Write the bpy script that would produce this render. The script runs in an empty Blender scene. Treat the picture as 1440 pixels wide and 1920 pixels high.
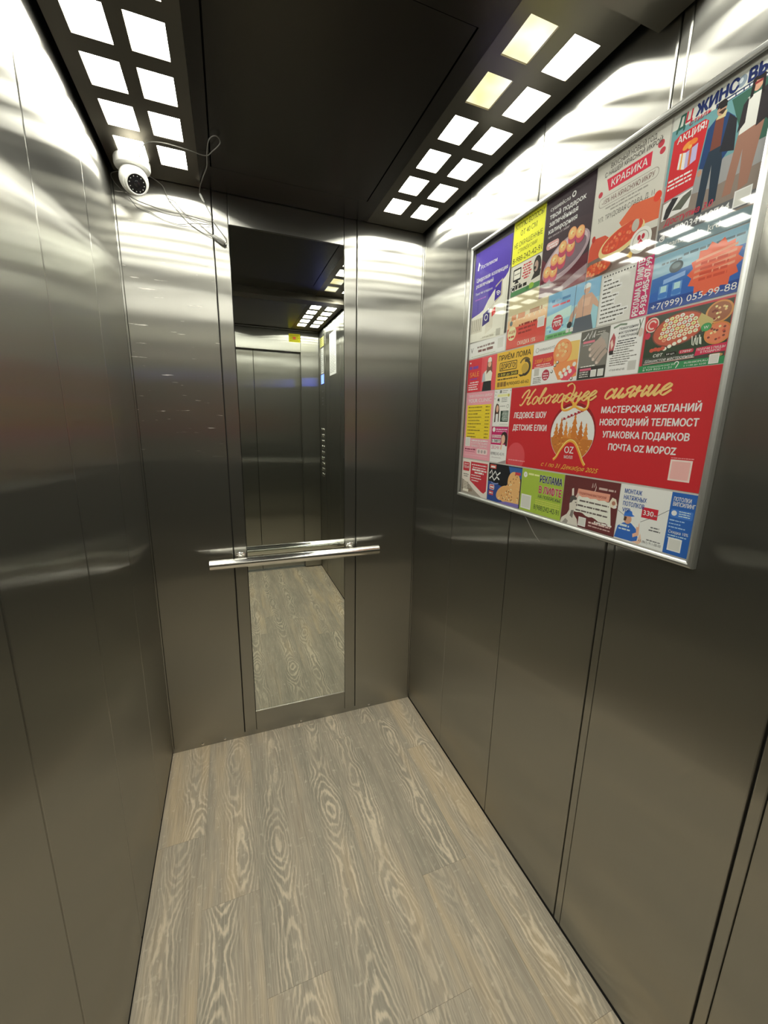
import bpy, bmesh, math, random
from mathutils import Vector, Matrix, noise as mnoise
random.seed(7)
S = bpy.context.scene
COL = S.collection

# ------------------------------------------------------------------ camera
FPX = 752.7517
RIGHT = Vector((0.9343634, -0.35579366, 0.01938839))
DOWN = Vector((-0.05839803, -0.20658411, -0.97668453))
FWD = Vector((0.3515035, 0.91144604, -0.21380227))
CPOS = Vector((0.29985, -1.66592, 1.39168))
cd = bpy.data.cameras.new('camera')
cd.sensor_fit = 'VERTICAL'; cd.sensor_height = 36.0; cd.lens = FPX / 1920.0 * 36.0
cd.clip_start = 0.01
cam = bpy.data.objects.new('camera', cd); COL.objects.link(cam)
up = -DOWN; bk = -FWD
cam.matrix_world = Matrix(((RIGHT.x, up.x, bk.x, CPOS.x), (RIGHT.y, up.y, bk.y, CPOS.y),
                           (RIGHT.z, up.z, bk.z, CPOS.z), (0, 0, 0, 1)))
S.camera = cam

# ------------------------------------------------------------------ world / exposure
w = bpy.data.worlds.new('world'); S.world = w; w.use_nodes = True
w.node_tree.nodes['Background'].inputs[0].default_value = (0.02, 0.02, 0.02, 1)
w.node_tree.nodes['Background'].inputs[1].default_value = 1.0
S.view_settings.view_transform = 'Standard'; S.view_settings.look = 'None'
S.view_settings.gamma = 1.0; S.view_settings.use_curve_mapping = False
S.view_settings.exposure = 1.45
LAMP = 11.0                       # emission of the ceiling diffusers (the only light in the cab)
S.cycles.max_bounces = 14; S.cycles.glossy_bounces = 10; S.cycles.diffuse_bounces = 4
S.cycles.transparent_max_bounces = 12
S.cycles.sample_clamp_indirect = 3.0
S.cycles.blur_glossy = 3.0
S.cycles.use_adaptive_sampling = False
S.cycles.use_denoising = True

# ------------------------------------------------------------------ dimensions
W, DEP, H, HF = 1.0992, -2.10, 2.15, 2.165
BEAM_Y = -0.98

# ------------------------------------------------------------------ materials
def lin(c):
    return tuple(((v / 12.92) if v <= 0.04045 else ((v + 0.055) / 1.055) ** 2.4) for v in c)
def hx(h):
    h = h.lstrip('#'); return lin(tuple(int(h[i:i + 2], 16) / 255 for i in (0, 2, 4)))
def newmat(name):
    m = bpy.data.materials.new(name); m.use_nodes = True
    nt = m.node_tree; nt.nodes.clear()
    out = nt.nodes.new('ShaderNodeOutputMaterial')
    return m, nt, out
def N(nt, t, **kw):
    n = nt.nodes.new(t)
    for k, v in kw.items(): setattr(n, k, v)
    return n
def principled(name, col, rough=0.5, metal=0.0, bump=None, coat=0.0, spec=None):
    m, nt, out = newmat(name)
    p = N(nt, 'ShaderNodeBsdfPrincipled')
    p.inputs['Base Color'].default_value = (*col, 1); p.inputs['Roughness'].default_value = rough
    p.inputs['Metallic'].default_value = metal
    if coat: p.inputs['Coat Weight'].default_value = coat
    if spec is not None: p.inputs['Specular IOR Level'].default_value = spec
    if bump:
        tc = N(nt, 'ShaderNodeTexCoord'); no = N(nt, 'ShaderNodeTexNoise'); no.inputs['Scale'].default_value = bump[0]
        nt.links.new(tc.outputs['Object'], no.inputs['Vector'])
        b = N(nt, 'ShaderNodeBump'); b.inputs['Strength'].default_value = bump[1]; b.inputs['Distance'].default_value = 0.002
        nt.links.new(no.outputs['Fac'], b.inputs['Height']); nt.links.new(b.outputs['Normal'], p.inputs['Normal'])
    nt.links.new(p.outputs[0], out.inputs[0])
    return m

def steel(name, col, r_v, r_h, sharp=0.2, wave=0.25, grain=(0, 0, 1), scratch=0.0, film=0.020, broad=0.07):
    """brushed steel: scratches run along `grain`; r_v / r_h = slope spread along / across the grain"""
    m, nt, out = newmat(name)
    L = nt.links.new
    tc = N(nt, 'ShaderNodeTexCoord')
    geo = N(nt, 'ShaderNodeNewGeometry')
    mp = N(nt, 'ShaderNodeMapping'); mp.inputs['Scale'].default_value = (2.2, 2.2, 5.5)
    L(geo.outputs['Position'], mp.inputs['Vector'])
    n1 = N(nt, 'ShaderNodeTexNoise'); n1.inputs['Scale'].default_value = 1.0; n1.inputs['Detail'].default_value = 1.5
    L(mp.outputs[0], n1.inputs['Vector'])
    b = N(nt, 'ShaderNodeBump'); b.inputs['Strength'].default_value = wave; b.inputs['Distance'].default_value = 0.004
    L(n1.outputs['Fac'], b.inputs['Height'])
    tg = N(nt, 'ShaderNodeCombineXYZ')
    for i in range(3): tg.inputs[i].default_value = grain[i]
    # slow smudges of finger grease and fine brushing modulate the spread and tint
    mp2 = N(nt, 'ShaderNodeMapping')
    mp2.inputs['Scale'].default_value = (900, 900, 3) if grain[2] else (900, 3, 900)
    L(geo.outputs['Position'], mp2.inputs['Vector'])
    n2 = N(nt, 'ShaderNodeTexNoise'); n2.inputs['Scale'].default_value = 1.0; n2.inputs['Detail'].default_value = 2
    L(mp2.outputs[0], n2.inputs['Vector'])
    n3 = N(nt, 'ShaderNodeTexNoise'); n3.inputs['Scale'].default_value = 4.5; n3.inputs['Detail'].default_value = 5
    L(geo.outputs['Position'], n3.inputs['Vector'])
    cr = N(nt, 'ShaderNodeMix', data_type='RGBA')
    cr.inputs[6].default_value = (*[c * 0.98 for c in col], 1); cr.inputs[7].default_value = (*[min(1, c * 1.02) for c in col], 1)
    L(n2.outputs['Fac'], cr.inputs[0])
    a2 = (r_v / r_h) ** 0.5
    r = (r_v / a2) ** 0.5
    g = N(nt, 'ShaderNodeBsdfAnisotropic')
    g.inputs['Anisotropy'].default_value = 1 - a2
    mr = N(nt, 'ShaderNodeMapRange'); mr.inputs['From Min'].default_value = 0.3; mr.inputs['From Max'].default_value = 0.7
    mr.inputs['To Min'].default_value = r * 0.94; mr.inputs['To Max'].default_value = r * 1.06
    L(n3.outputs['Fac'], mr.inputs['Value']); L(mr.outputs[0], g.inputs['Roughness'])
    L(cr.outputs[2], g.inputs['Color']); L(b.outputs[0], g.inputs['Normal']); L(tg.outputs[0], g.inputs['Tangent'])
    g2 = N(nt, 'ShaderNodeBsdfAnisotropic')
    g2.distribution = 'GGX'
    g2.inputs['Roughness'].default_value = (broad / (broad / 0.5) ** 0.5) ** 0.5; g2.inputs['Anisotropy'].default_value = 1 - (broad / 0.5) ** 0.5
    g.distribution = 'BECKMANN'
    L(cr.outputs[2], g2.inputs['Color']); L(b.outputs[0], g2.inputs['Normal']); L(tg.outputs[0], g2.inputs['Tangent'])
    mx = N(nt, 'ShaderNodeMixShader'); mx.inputs[0].default_value = sharp
    L(g.outputs[0], mx.inputs[1]); L(g2.outputs[0], mx.inputs[2])
    # thin film of dust and grease: a little light scattered evenly
    dfd = N(nt, 'ShaderNodeBsdfDiffuse'); dfd.inputs['Color'].default_value = (0.52, 0.53, 0.52, 1)
    mxd = N(nt, 'ShaderNodeMixShader'); mxd.inputs[0].default_value = film
    L(mx.outputs[0], mxd.inputs[1]); L(dfd.outputs[0], mxd.inputs[2])
    mx = mxd
    last = mx
    if scratch:
        # short pale scratches, a patch of them at shoulder height
        mp3 = N(nt, 'ShaderNodeMapping'); mp3.inputs['Scale'].default_value = (5, 5, 60); mp3.inputs['Rotation'].default_value = (0, 0.12, 0)
        L(geo.outputs['Position'], mp3.inputs['Vector'])
        v = N(nt, 'ShaderNodeTexNoise'); v.inputs['Scale'].default_value = 2.2; v.inputs['Detail'].default_value = 3
        L(mp3.outputs[0], v.inputs['Vector'])
        rm = N(nt, 'ShaderNodeMapRange'); rm.inputs['From Min'].default_value = 0.67; rm.inputs['From Max'].default_value = 0.71
        L(v.outputs['Fac'], rm.inputs['Value'])
        sp = N(nt, 'ShaderNodeSeparateXYZ'); L(geo.outputs['Position'], sp.inputs[0])
        zz = N(nt, 'ShaderNodeMapRange'); zz.inputs['From Min'].default_value = 1.25; zz.inputs['From Max'].default_value = 1.45
        L(sp.outputs[2], zz.inputs['Value'])
        mu = N(nt, 'ShaderNodeMath', operation='MULTIPLY'); L(rm.outputs[0], mu.inputs[0]); L(zz.outputs[0], mu.inputs[1])
        mu2 = N(nt, 'ShaderNodeMath', operation='MULTIPLY'); L(mu.outputs[0], mu2.inputs[0]); mu2.inputs[1].default_value = scratch
        df = N(nt, 'ShaderNodeBsdfDiffuse'); df.inputs['Color'].default_value = (0.75, 0.72, 0.68, 1)
        mx3 = N(nt, 'ShaderNodeMixShader'); L(mu2.outputs[0], mx3.inputs[0]); L(mx.outputs[0], mx3.inputs[1]); L(df.outputs[0], mx3.inputs[2])
        last = mx3
    L(last.outputs[0], out.inputs[0])
    return m

M = {}
M['steel'] = steel('brushed_steel', (0.408, 0.402, 0.372), 0.0075, 0.42, 0.25, 0.20)
M['steel_scratched'] = steel('brushed_steel_scratched', (0.408, 0.402, 0.372), 0.0075, 0.42, 0.25, 0.20, scratch=0.75)
M['ceil'] = principled('dark_ceiling_steel', (0.075, 0.069, 0.060), 0.27, 1.0)
M['lightplate'] = steel('light_plate_steel', (0.24, 0.22, 0.185), 0.06, 0.16, 0.2, 0.015, grain=(0, 1, 0))
M['chrome'] = principled('polished_rail_steel', (0.85, 0.84, 0.81), 0.12, 1.0)
M['dark'] = principled('dark_gap', (0.012, 0.011, 0.010), 0.7)
M['alu'] = principled('anodised_aluminium', (0.66, 0.67, 0.66), 0.36, 1.0)
M['plastic'] = principled('white_plastic', (0.72, 0.72, 0.69), 0.38)
M['plastic_grey'] = principled('grey_plastic', (0.34, 0.34, 0.32), 0.5)
M['cable'] = principled('grey_cable', (0.16, 0.155, 0.14), 0.55)
M['black_gloss'] = principled('black_lens', (0.008, 0.008, 0.010), 0.12, coat=0.5)
M['rubber'] = principled('dark_rubber', (0.03, 0.03, 0.03), 0.7)

m, nt, out = newmat('mirror_glass')
g = N(nt, 'ShaderNodeBsdfAnisotropic'); g.inputs['Roughness'].default_value = 0.0; g.inputs['Anisotropy'].default_value = 0
g.inputs['Color'].default_value = (0.80, 0.83, 0.78, 1); nt.links.new(g.outputs[0], out.inputs[0]); M['mirror'] = m

m, nt, out = newmat('clear_pane')
tr = N(nt, 'ShaderNodeBsdfTransparent'); tr.inputs[0].default_value = (0.992, 0.994, 0.992, 1)
g = N(nt, 'ShaderNodeBsdfAnisotropic'); g.inputs['Roughness'].default_value = 0.03; g.inputs['Anisotropy'].default_value = 0
gm = N(nt, 'ShaderNodeNewGeometry')
dt = N(nt, 'ShaderNodeVectorMath', operation='DOT_PRODUCT'); nt.links.new(gm.outputs['Incoming'], dt.inputs[0]); nt.links.new(gm.outputs['Normal'], dt.inputs[1])
ab = N(nt, 'ShaderNodeMath', operation='ABSOLUTE'); nt.links.new(dt.outputs['Value'], ab.inputs[0])
om = N(nt, 'ShaderNodeMath', operation='SUBTRACT'); om.inputs[0].default_value = 1.0; nt.links.new(ab.outputs[0], om.inputs[1])
pw = N(nt, 'ShaderNodeMath', operation='POWER'); nt.links.new(om.outputs[0], pw.inputs[0]); pw.inputs[1].default_value = 5.0
fr = N(nt, 'ShaderNodeMath', operation='MULTIPLY_ADD'); nt.links.new(pw.outputs[0], fr.inputs[0]); fr.inputs[1].default_value = 0.97; fr.inputs[2].default_value = 0.030
mx = N(nt, 'ShaderNodeMixShader')
nt.links.new(fr.outputs[0], mx.inputs[0]); nt.links.new(tr.outputs[0], mx.inputs[1]); nt.links.new(g.outputs[0], mx.inputs[2])
nt.links.new(mx.outputs[0], out.inputs[0]); M['pane'] = m

def emit(name, col, st):
    m, nt, out = newmat(name)
    e = N(nt, 'ShaderNodeEmission'); e.inputs[0].default_value = (*col, 1); e.inputs[1].default_value = st
    nt.links.new(e.outputs[0], out.inputs[0]); return m
M['lamp'] = emit('diffuser_lit', (0.985, 0.975, 0.86), LAMP)
m, nt, out = newmat('diffuser_lit_yellowed')      # aged, half-lit acrylic squares
e = N(nt, 'ShaderNodeEmission'); tc = N(nt, 'ShaderNodeNewGeometry'); no = N(nt, 'ShaderNodeTexNoise'); no.inputs['Scale'].default_value = 11.0; no.inputs['Detail'].default_value = 1.5
cr = N(nt, 'ShaderNodeValToRGB'); cr.color_ramp.elements[0].position = 0.36; cr.color_ramp.elements[0].color = (0.95, 0.80, 0.34, 1)
cr.color_ramp.elements[1].position = 0.60; cr.color_ramp.elements[1].color = (1.0, 0.98, 0.80, 1)
nt.links.new(tc.outputs['Position'], no.inputs['Vector']); nt.links.new(no.outputs['Fac'], cr.inputs[0]); nt.links.new(cr.outputs[0], e.inputs[0])
e.inputs[1].default_value = 0.46; nt.links.new(e.outputs[0], out.inputs[0]); M['lamp_warm'] = m
M['display'] = emit('blue_display_lit', (0.10, 0.16, 1.0), 2.2)

# wood-look vinyl plank
def plank_mat():
    m, nt, out = newmat('wood_vinyl_plank'); L = nt.links.new
    tc = N(nt, 'ShaderNodeTexCoord'); oi = N(nt, 'ShaderNodeObjectInfo')
    sp = N(nt, 'ShaderNodeSeparateXYZ'); L(tc.outputs['Object'], sp.inputs[0])
    def mth(op, a, b=None, c=None):
        n = N(nt, 'ShaderNodeMath', operation=op)
        for i, x in enumerate((a, b, c)):
            if x is None: continue
            if isinstance(x, (int, float)): n.inputs[i].default_value = x
            else: L(x, n.inputs[i])
        return n.outputs[0]
    def nz(vec, sc, det=2.0, rough=0.5):
        n = N(nt, 'ShaderNodeTexNoise'); n.inputs['Scale'].default_value = sc; n.inputs['Detail'].default_value = det
        n.inputs['Roughness'].default_value = rough
        L(vec, n.inputs['Vector']); return n.outputs['Fac']
    def comb(x, y, z):
        n = N(nt, 'ShaderNodeCombineXYZ')
        for i, v in enumerate((x, y, z)):
            if isinstance(v, (int, float)): n.inputs[i].default_value = v
            else: L(v, n.inputs[i])
        return n.outputs[0]
    seed = mth('MULTIPLY', oi.outputs['Random'], 37.0)
    u, v = sp.outputs[0], sp.outputs[1]
    wob = nz(comb(mth('MULTIPLY', u, 0.0), mth('MULTIPLY', v, 3.2), seed), 1.0, 2)
    off = mth('MULTIPLY', mth('SUBTRACT', mth('FRACT', mth('MULTIPLY', oi.outputs['Random'], 11.3)), 0.5), 0.07)
    u1 = mth('SUBTRACT', mth('SUBTRACT', u, off), mth('MULTIPLY', mth('SUBTRACT', wob, 0.5), 0.075))
    q = mth('POWER', mth('ABSOLUTE', mth('DIVIDE', u1, 0.026)), 1.75)
    along = nz(comb(mth('MULTIPLY', u, 3.0), mth('MULTIPLY', v, 2.6), mth('ADD', seed, 9.0)), 1.0, 1.0)
    jag = nz(comb(mth('MULTIPLY', u, 46.0), mth('MULTIPLY', v, 15.0), seed), 1.0, 3.5, 0.6)
    F = mth('ADD', mth('ADD', mth('MULTIPLY', q, 1.15), mth('MULTIPLY', along, 17.0)), mth('MULTIPLY', jag, 1.7))
    fr = mth('FRACT', F)
    tri = mth('ABSOLUTE', mth('SUBTRACT', mth('MULTIPLY', fr, 2.0), 1.0))       # 1 at the line, 0 between
    ln = N(nt, 'ShaderNodeMapRange'); ln.interpolation_type = 'SMOOTHSTEP'
    ln.inputs['From Min'].default_value = 0.35; ln.inputs['From Max'].default_value = 0.95; L(tri, ln.inputs['Value'])
    # lines fade away from the heart of the plank and in patches
    fade = N(nt, 'ShaderNodeMapRange'); fade.inputs['From Min'].default_value = 3.2; fade.inputs['From Max'].default_value = 0.6
    fade.inputs['To Min'].default_value = 0.22; fade.inputs['To Max'].default_value = 1.0
    L(q, fade.inputs['Value'])
    patch = nz(comb(mth('MULTIPLY', u, 7.0), mth('MULTIPLY', v, 4.0), mth('ADD', seed, 3.0)), 1.0, 3)
    pf = N(nt, 'ShaderNodeMapRange'); pf.inputs['From Min'].default_value = 0.34; pf.inputs['From Max'].default_value = 0.6
    pf.inputs['To Min'].default_value = 0.30; L(patch, pf.inputs['Value'])
    lines = mth('MULTIPLY', mth('MULTIPLY', ln.outputs[0], fade.outputs[0]), pf.outputs[0])
    fib = nz(comb(mth('MULTIPLY', u, 420.0), mth('MULTIPLY', v, 14.0), seed), 1.0, 3)
    fib2 = nz(comb(mth('MULTIPLY', u, 150.0), mth('MULTIPLY', v, 5.0), seed), 1.0, 2)
    tone = nz(comb(mth('MULTIPLY', u, 16.0), mth('MULTIPLY', v, 2.2), mth('ADD', seed, 21.0)), 1.0, 3)
    ramp = N(nt, 'ShaderNodeValToRGB')
    ramp.color_ramp.elements[0].position = 0.30; ramp.color_ramp.elements[0].color = (*hx('827d70'), 1)
    ramp.color_ramp.elements[1].position = 0.72; ramp.color_ramp.elements[1].color = (*hx('a3947b'), 1)
    e = ramp.color_ramp.elements.new(0.5); e.color = (*hx('908879'), 1)
    L(mth('ADD', tone, mth('MULTIPLY', mth('SUBTRACT', oi.outputs['Random'], 0.5), 0.17)), ramp.inputs[0])
    def mixc(f, a, b):
        n = N(nt, 'ShaderNodeMix', data_type='RGBA')
        for i, x in ((0, f), (6, a), (7, b)):
            if isinstance(x, tuple): n.inputs[i].default_value = (*x, 1)
            elif isinstance(x, (int, float)): n.inputs[i].default_value = x
            else: L(x, n.inputs[i])
        return n.outputs[2]
    c = mixc(mth('MULTIPLY', lines, 0.72), ramp.outputs[0], hx('c8bba4'))
    fr1 = N(nt, 'ShaderNodeMapRange'); fr1.inputs['From Min'].default_value = 0.50; fr1.inputs['From Max'].default_value = 0.72
    L(fib, fr1.inputs['Value'])
    c = mixc(mth('MULTIPLY', fr1.outputs[0], 0.38), c, hx('c4b8a2'))
    fr2 = N(nt, 'ShaderNodeMapRange'); fr2.inputs['From Min'].default_value = 0.52; fr2.inputs['From Max'].default_value = 0.25
    L(fib2, fr2.inputs['Value'])
    c = mixc(mth('MULTIPLY', fr2.outputs[0], 0.40), c, hx('6c6357'))
    dirt = nz(comb(mth('MULTIPLY', u, 60.0), mth('MULTIPLY', v, 60.0), seed), 1.0, 4)
    dr = N(nt, 'ShaderNodeMapRange'); dr.inputs['From Min'].default_value = 0.62; dr.inputs['From Max'].default_value = 0.80
    L(dirt, dr.inputs['Value'])
    c = mixc(mth('MULTIPLY', dr.outputs[0], 0.35), c, hx('d2cab6'))
    gn = N(nt, 'ShaderNodeMix', data_type='RGBA', blend_type='MULTIPLY'); gn.inputs[0].default_value = 1.0
    L(c, gn.inputs[6]); gn.inputs[7].default_value = (1.36, 1.34, 1.36, 1); c = gn.outputs[2]
    p = N(nt, 'ShaderNodeBsdfPrincipled'); L(c, p.inputs['Base Color']); p.inputs['Roughness'].default_value = 0.55
    p.inputs['Specular IOR Level'].default_value = 0.35
    b = N(nt, 'ShaderNodeBump'); b.inputs['Strength'].default_value = 0.12; b.inputs['Distance'].default_value = 0.0006
    L(mth('ADD', lines, mth('MULTIPLY', fib, 0.5)), b.inputs['Height']); L(b.outputs[0], p.inputs['Normal'])
    L(p.outputs[0], out.inputs[0]); return m
M['plank'] = plank_mat()

_inks = {}
def ink(h):
    if h not in _inks:
        _inks[h] = principled('print_' + h.lstrip('#'), tuple(min(0.90, 1.56 * c + 0.004) for c in hx(h)), 0.6, spec=0.25)
    return _inks[h]

# ------------------------------------------------------------------ mesh helpers
class MB:
    def __init__(s): s.v = []; s.f = []; s.mi = []; s.mats = []; s.sm = []
    def mat(s, m):
        if m not in s.mats: s.mats.append(m)
        return s.mats.index(m)
    def add(s, vs, fs, m, smooth=False):
        o = len(s.v); s.v += [tuple(p) for p in vs]; k = s.mat(m)
        for f in fs: s.f.append([i + o for i in f]); s.mi.append(k); s.sm.append(smooth)
    def box(s, a, b, m):
        x0, y0, z0 = a; x1, y1, z1 = b
        if x0 > x1: x0, x1 = x1, x0
        if y0 > y1: y0, y1 = y1, y0
        if z0 > z1: z0, z1 = z1, z0
        s.add([(x0, y0, z0), (x1, y0, z0), (x1, y1, z0), (x0, y1, z0), (x0, y0, z1), (x1, y0, z1), (x1, y1, z1), (x0, y1, z1)],
              [(0, 3, 2, 1), (4, 5, 6, 7), (0, 1, 5, 4), (1, 2, 6, 5), (2, 3, 7, 6), (3, 0, 4, 7)], m)
    def prism(s, poly, fn, m, smooth=False):
        """poly: 2-D outline (ccw); fn(a, b, k) -> 3-D point for k in 0, 1"""
        n = len(poly)
        vs = [fn(a, b, 0) for a, b in poly] + [fn(a, b, 1) for a, b in poly]
        s.add(vs, [tuple(range(n))[::-1], tuple(range(n, 2 * n))] + [(i, (i + 1) % n, n + (i + 1) % n, n + i) for i in range(n)], m, smooth)
    def lathe(s, prof, mat4, m, n=32, smooth=True, caps=True):
        vs = []; fs = []
        for r, z in prof:
            for i in range(n):
                a = 2 * math.pi * i / n; vs.append(mat4 @ Vector((r * math.cos(a), r * math.sin(a), z)))
        k = len(prof)
        for j in range(k - 1):
            for i in range(n):
                fs.append((j * n + i, j * n + (i + 1) % n, (j + 1) * n + (i + 1) % n, (j + 1) * n + i))
        if caps: fs.append(tuple(range(n))[::-1]); fs.append(tuple((k - 1) * n + i for i in range(n)))
        s.add(vs, fs, m, smooth)
    def tube(s, pts, r, m, n=8, close=True):
        pts = [Vector(p) for p in pts]; vs = []; fs = []
        t0 = (pts[1] - pts[0]).normalized(); ref = Vector((0, 0, 1)) if abs(t0.z) < 0.9 else Vector((1, 0, 0))
        nrm = t0.cross(ref).normalized()
        for i, p in enumerate(pts):
            t = (pts[min(i + 1, len(pts) - 1)] - pts[max(i - 1, 0)]).normalized()
            nrm = (nrm - t * nrm.dot(t)).normalized(); bn = t.cross(nrm)
            rr = r[i] if isinstance(r, (list, tuple)) else r
            for k in range(n):
                a = 2 * math.pi * k / n; vs.append(p + (nrm * math.cos(a) + bn * math.sin(a)) * rr)
        for i in range(len(pts) - 1):
            for k in range(n): fs.append((i * n + k, i * n + (k + 1) % n, (i + 1) * n + (k + 1) % n, (i + 1) * n + k))
        if close: fs.append(tuple(range(n))[::-1]); fs.append(tuple((len(pts) - 1) * n + k for k in range(n)))
        s.add(vs, fs, m, True)
    def build(s, name, parent=None):
        me = bpy.data.meshes.new(name); me.from_pydata(s.v, [], s.f)
        for m in s.mats: me.materials.append(m)
        me.polygons.foreach_set('material_index', s.mi); me.polygons.foreach_set('use_smooth', s.sm)
        me.update()
        if any(s.sm):
            try: me.set_sharp_from_angle(angle=math.radians(40))
            except Exception: pass
        o = bpy.data.objects.new(name, me); COL.objects.link(o)
        if parent: o.parent = parent
        return o
def spline(pts, n=8):
    P = [Vector(p) for p in pts]; out = []
    for i in range(len(P) - 1):
        a, b, c, d = P[max(i - 1, 0)], P[i], P[i + 1], P[min(i + 2, len(P) - 1)]
        for k in range(n):
            t = k / n
            out.append(0.5 * (2 * b + (c - a) * t + (2 * a - 5 * b + 4 * c - d) * t * t + (3 * b - a - 3 * c + d) * t ** 3))
    out.append(P[-1]); return out
def tag(o, label, cat, group=None):
    o['label'] = label; o['category'] = cat
    if group: o['group'] = group
    return o
def struct(o): o['kind'] = 'structure'; return o
def empty(name, loc=(0, 0, 0)):
    o = bpy.data.objects.new(name, None); o.location = loc; o.empty_display_size = 0.05; COL.objects.link(o); return o
def part(mb, name, parent):
    """mesh in world coordinates -> child of an un-rotated parent"""
    o = mb.build(name, parent)
    if parent: o.matrix_parent_inverse = Matrix.Translation(-Vector(parent.location))
    return o

# ------------------------------------------------------------------ floor
b = MB(); b.box((-0.02, DEP - 0.10, -0.03), (W + 0.02, 0.02, -0.004), M['dark']); floor = struct(b.build('floor'))
SEAM = [0.001, 0.148, 0.309, 0.470, 0.631, 0.792, 0.953, W - 0.001]
JOINT = [[-1.30, -0.42], [-0.654, -1.57], [-0.909, -1.83], [-1.15, -0.02], [-1.066, -0.15], [-0.10, -0.79, -1.55], [-1.22, -0.31]]
random.seed(11)
for c in range(7):
    ys = sorted([0.004] + JOINT[c] + [DEP - 0.02], reverse=True)
    for k in range(len(ys) - 1):
        if ys[k] - ys[k + 1] < 0.01: continue
        x0, x1, y0, y1 = SEAM[c] + 0.0002, SEAM[c + 1] - 0.0002, ys[k + 1] + 0.0002, ys[k] - 0.0002
        cx, cy = (x0 + x1) / 2, (y0 + y1) / 2
        b = MB(); b.box((x0 - cx, y0 - cy, -0.0035), (x1 - cx, y1 - cy, 0.0), M['plank'])
        o = b.build('plank', floor); o.location = (cx, cy, 0)

# ------------------------------------------------------------------ wall panels
TOP = H + 0.035
def vpanel(name, parent, side, a0, a1, z0, z1, mat, th=0.008, ch=0.0024):
    """sheet-metal panel with folded vertical edges on wall 'L', 'R', 'B' or 'F', from a0 to a1 along the wall"""
    poly = [(a0, -th), (a1, -th), (a1, -ch), (a1 - ch * 0.3, -ch * 0.3), (a1 - ch, 0), (a0 + ch, 0), (a0 + ch * 0.3, -ch * 0.3), (a0, -ch)]
    def fn(a, d, k):
        z = z1 if k else z0
        if side == 'L': return (d, a, z)
        if side == 'R': return (W - d, a, z)
        if side == 'B': return (a, -d, z)
        return (a, DEP + d, z)
    if side in 'RB': poly = poly[::-1]
    bb = MB(); bb.prism(poly, fn, mat)
    o = bb.build(name, parent); return o

def backing(name, a, c):
    bb = MB(); bb.box(a, c, M['dark']); return struct(bb.build(name))
wl = backing('wall_left', (-0.03, DEP - 0.09, -0.03), (-0.0085, 0.03, TOP + 0.02))
wr = backing('wall_right', (W + 0.0085, DEP - 0.09, -0.03), (W + 0.03, 0.03, TOP + 0.02))
wb = backing('wall_back', (-0.0085, 0.0085, -0.03), (W + 0.0085, 0.03, TOP + 0.02))
G = 0.0017
Z0 = 0.010
lse = [-0.007, -0.319, -0.672, -1.012, -1.355, -1.70, DEP]
for i in range(6):
    vpanel('wall_panel', wl, 'L', lse[i + 1] + G, lse[i] - (0 if i == 0 else G), Z0, TOP, M['steel'])
vpanel('corner_strip', wl, 'L', -0.0062, -0.0002, Z0, TOP, M['steel'], ch=0.0008)
rse = [(-0.007, -0.3345), (-0.3365, -0.676), (-0.679, -1.0195), (-1.0235, -1.0425), (-1.0440, -1.3600), (-1.3640, -1.3825), (-1.3840, -1.702), (-1.706, -1.838)]
for a, c in rse:
    nm = 'joint_strip' if a - c < 0.03 else 'wall_panel'
    vpanel(nm, wr, 'R', c, a, Z0, TOP, M['steel'])
vpanel('wall_panel', wr, 'R', DEP + 0.001, -2.062, Z0, TOP, M['steel'])
vpanel('corner_strip', wr, 'R', -0.0062, -0.0002, Z0, TOP, M['steel'], ch=0.0008)
ZB = 0.024
ML, MR, MZ0, MZ1 = 0.3437, 0.7558, 0.1207, 2.0545
vpanel('wall_panel', wb, 'B', 0.007, 0.2926 - G, ZB, TOP, M['steel_scratched'])
vpanel('stile', wb, 'B', 0.2926 + G, ML - 0.001, ZB, TOP, M['steel'])
vpanel('stile', wb, 'B', MR + 0.001, 0.8082 - G, ZB, TOP, M['steel'])
vpanel('wall_panel', wb, 'B', 0.8082 + G, W - 0.007, ZB, TOP, M['steel'])
vpanel('rail_panel', wb, 'B', ML, MR, ZB, MZ0 - 0.003, M['steel'])
vpanel('rail_panel', wb, 'B', ML, MR, MZ1 + 0.003, TOP, M['steel'])
for a in (0.0002, W - 0.0062):
    vpanel('corner_strip', wb, 'B', a, a + 0.006, ZB, TOP, M['steel'], ch=0.0008)
# plinths
b = MB(); b.box((0, 0.003, 0.0), (W, 0.008, ZB - 0.001), M['steel']); bbk = struct(b.build('baseboard_back'))
for x in (0.118, 0.208, 0.544, 0.882):
    b = MB(); b.lathe([(0.0052, 0), (0.0052, 0.002), (0.003, 0.0035), (0.0008, 0.0036)], Matrix.Translation((x, 0.003, 0.0135)) @ Matrix.Rotation(math.radians(90), 4, 'X'), M['chrome'], 12)
    b.build('bolt', bbk)
b = MB(); b.box((-0.008, DEP, 0.0), (-0.004, 0, Z0 + 0.004), M['rubber']); struct(b.build('baseboard_left'))
b = MB(); b.box((W + 0.004, DEP, 0.0), (W + 0.008, 0, Z0 + 0.004), M['rubber']); struct(b.build('baseboard_right'))

# mirror
mir = tag(empty('wall_mirror', (0.55, -0.001, MZ0)), 'tall narrow mirror set into the steel back wall behind the handrail', 'mirror')
b = MB(); b.box((ML + 0.001, -0.0005, MZ0), (MR - 0.001, 0.0045, MZ1), M['mirror']); part(b, 'mirror_pane', mir)
for z0, z1 in ((MZ0 - 0.0026, MZ0 - 0.0002), (MZ1 + 0.0002, MZ1 + 0.0026)):
    b = MB(); b.box((ML + 0.001, -0.0022, z0), (MR - 0.001, 0.004, z1), M['chrome']); part(b, 'edge_trim', mir)

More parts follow.
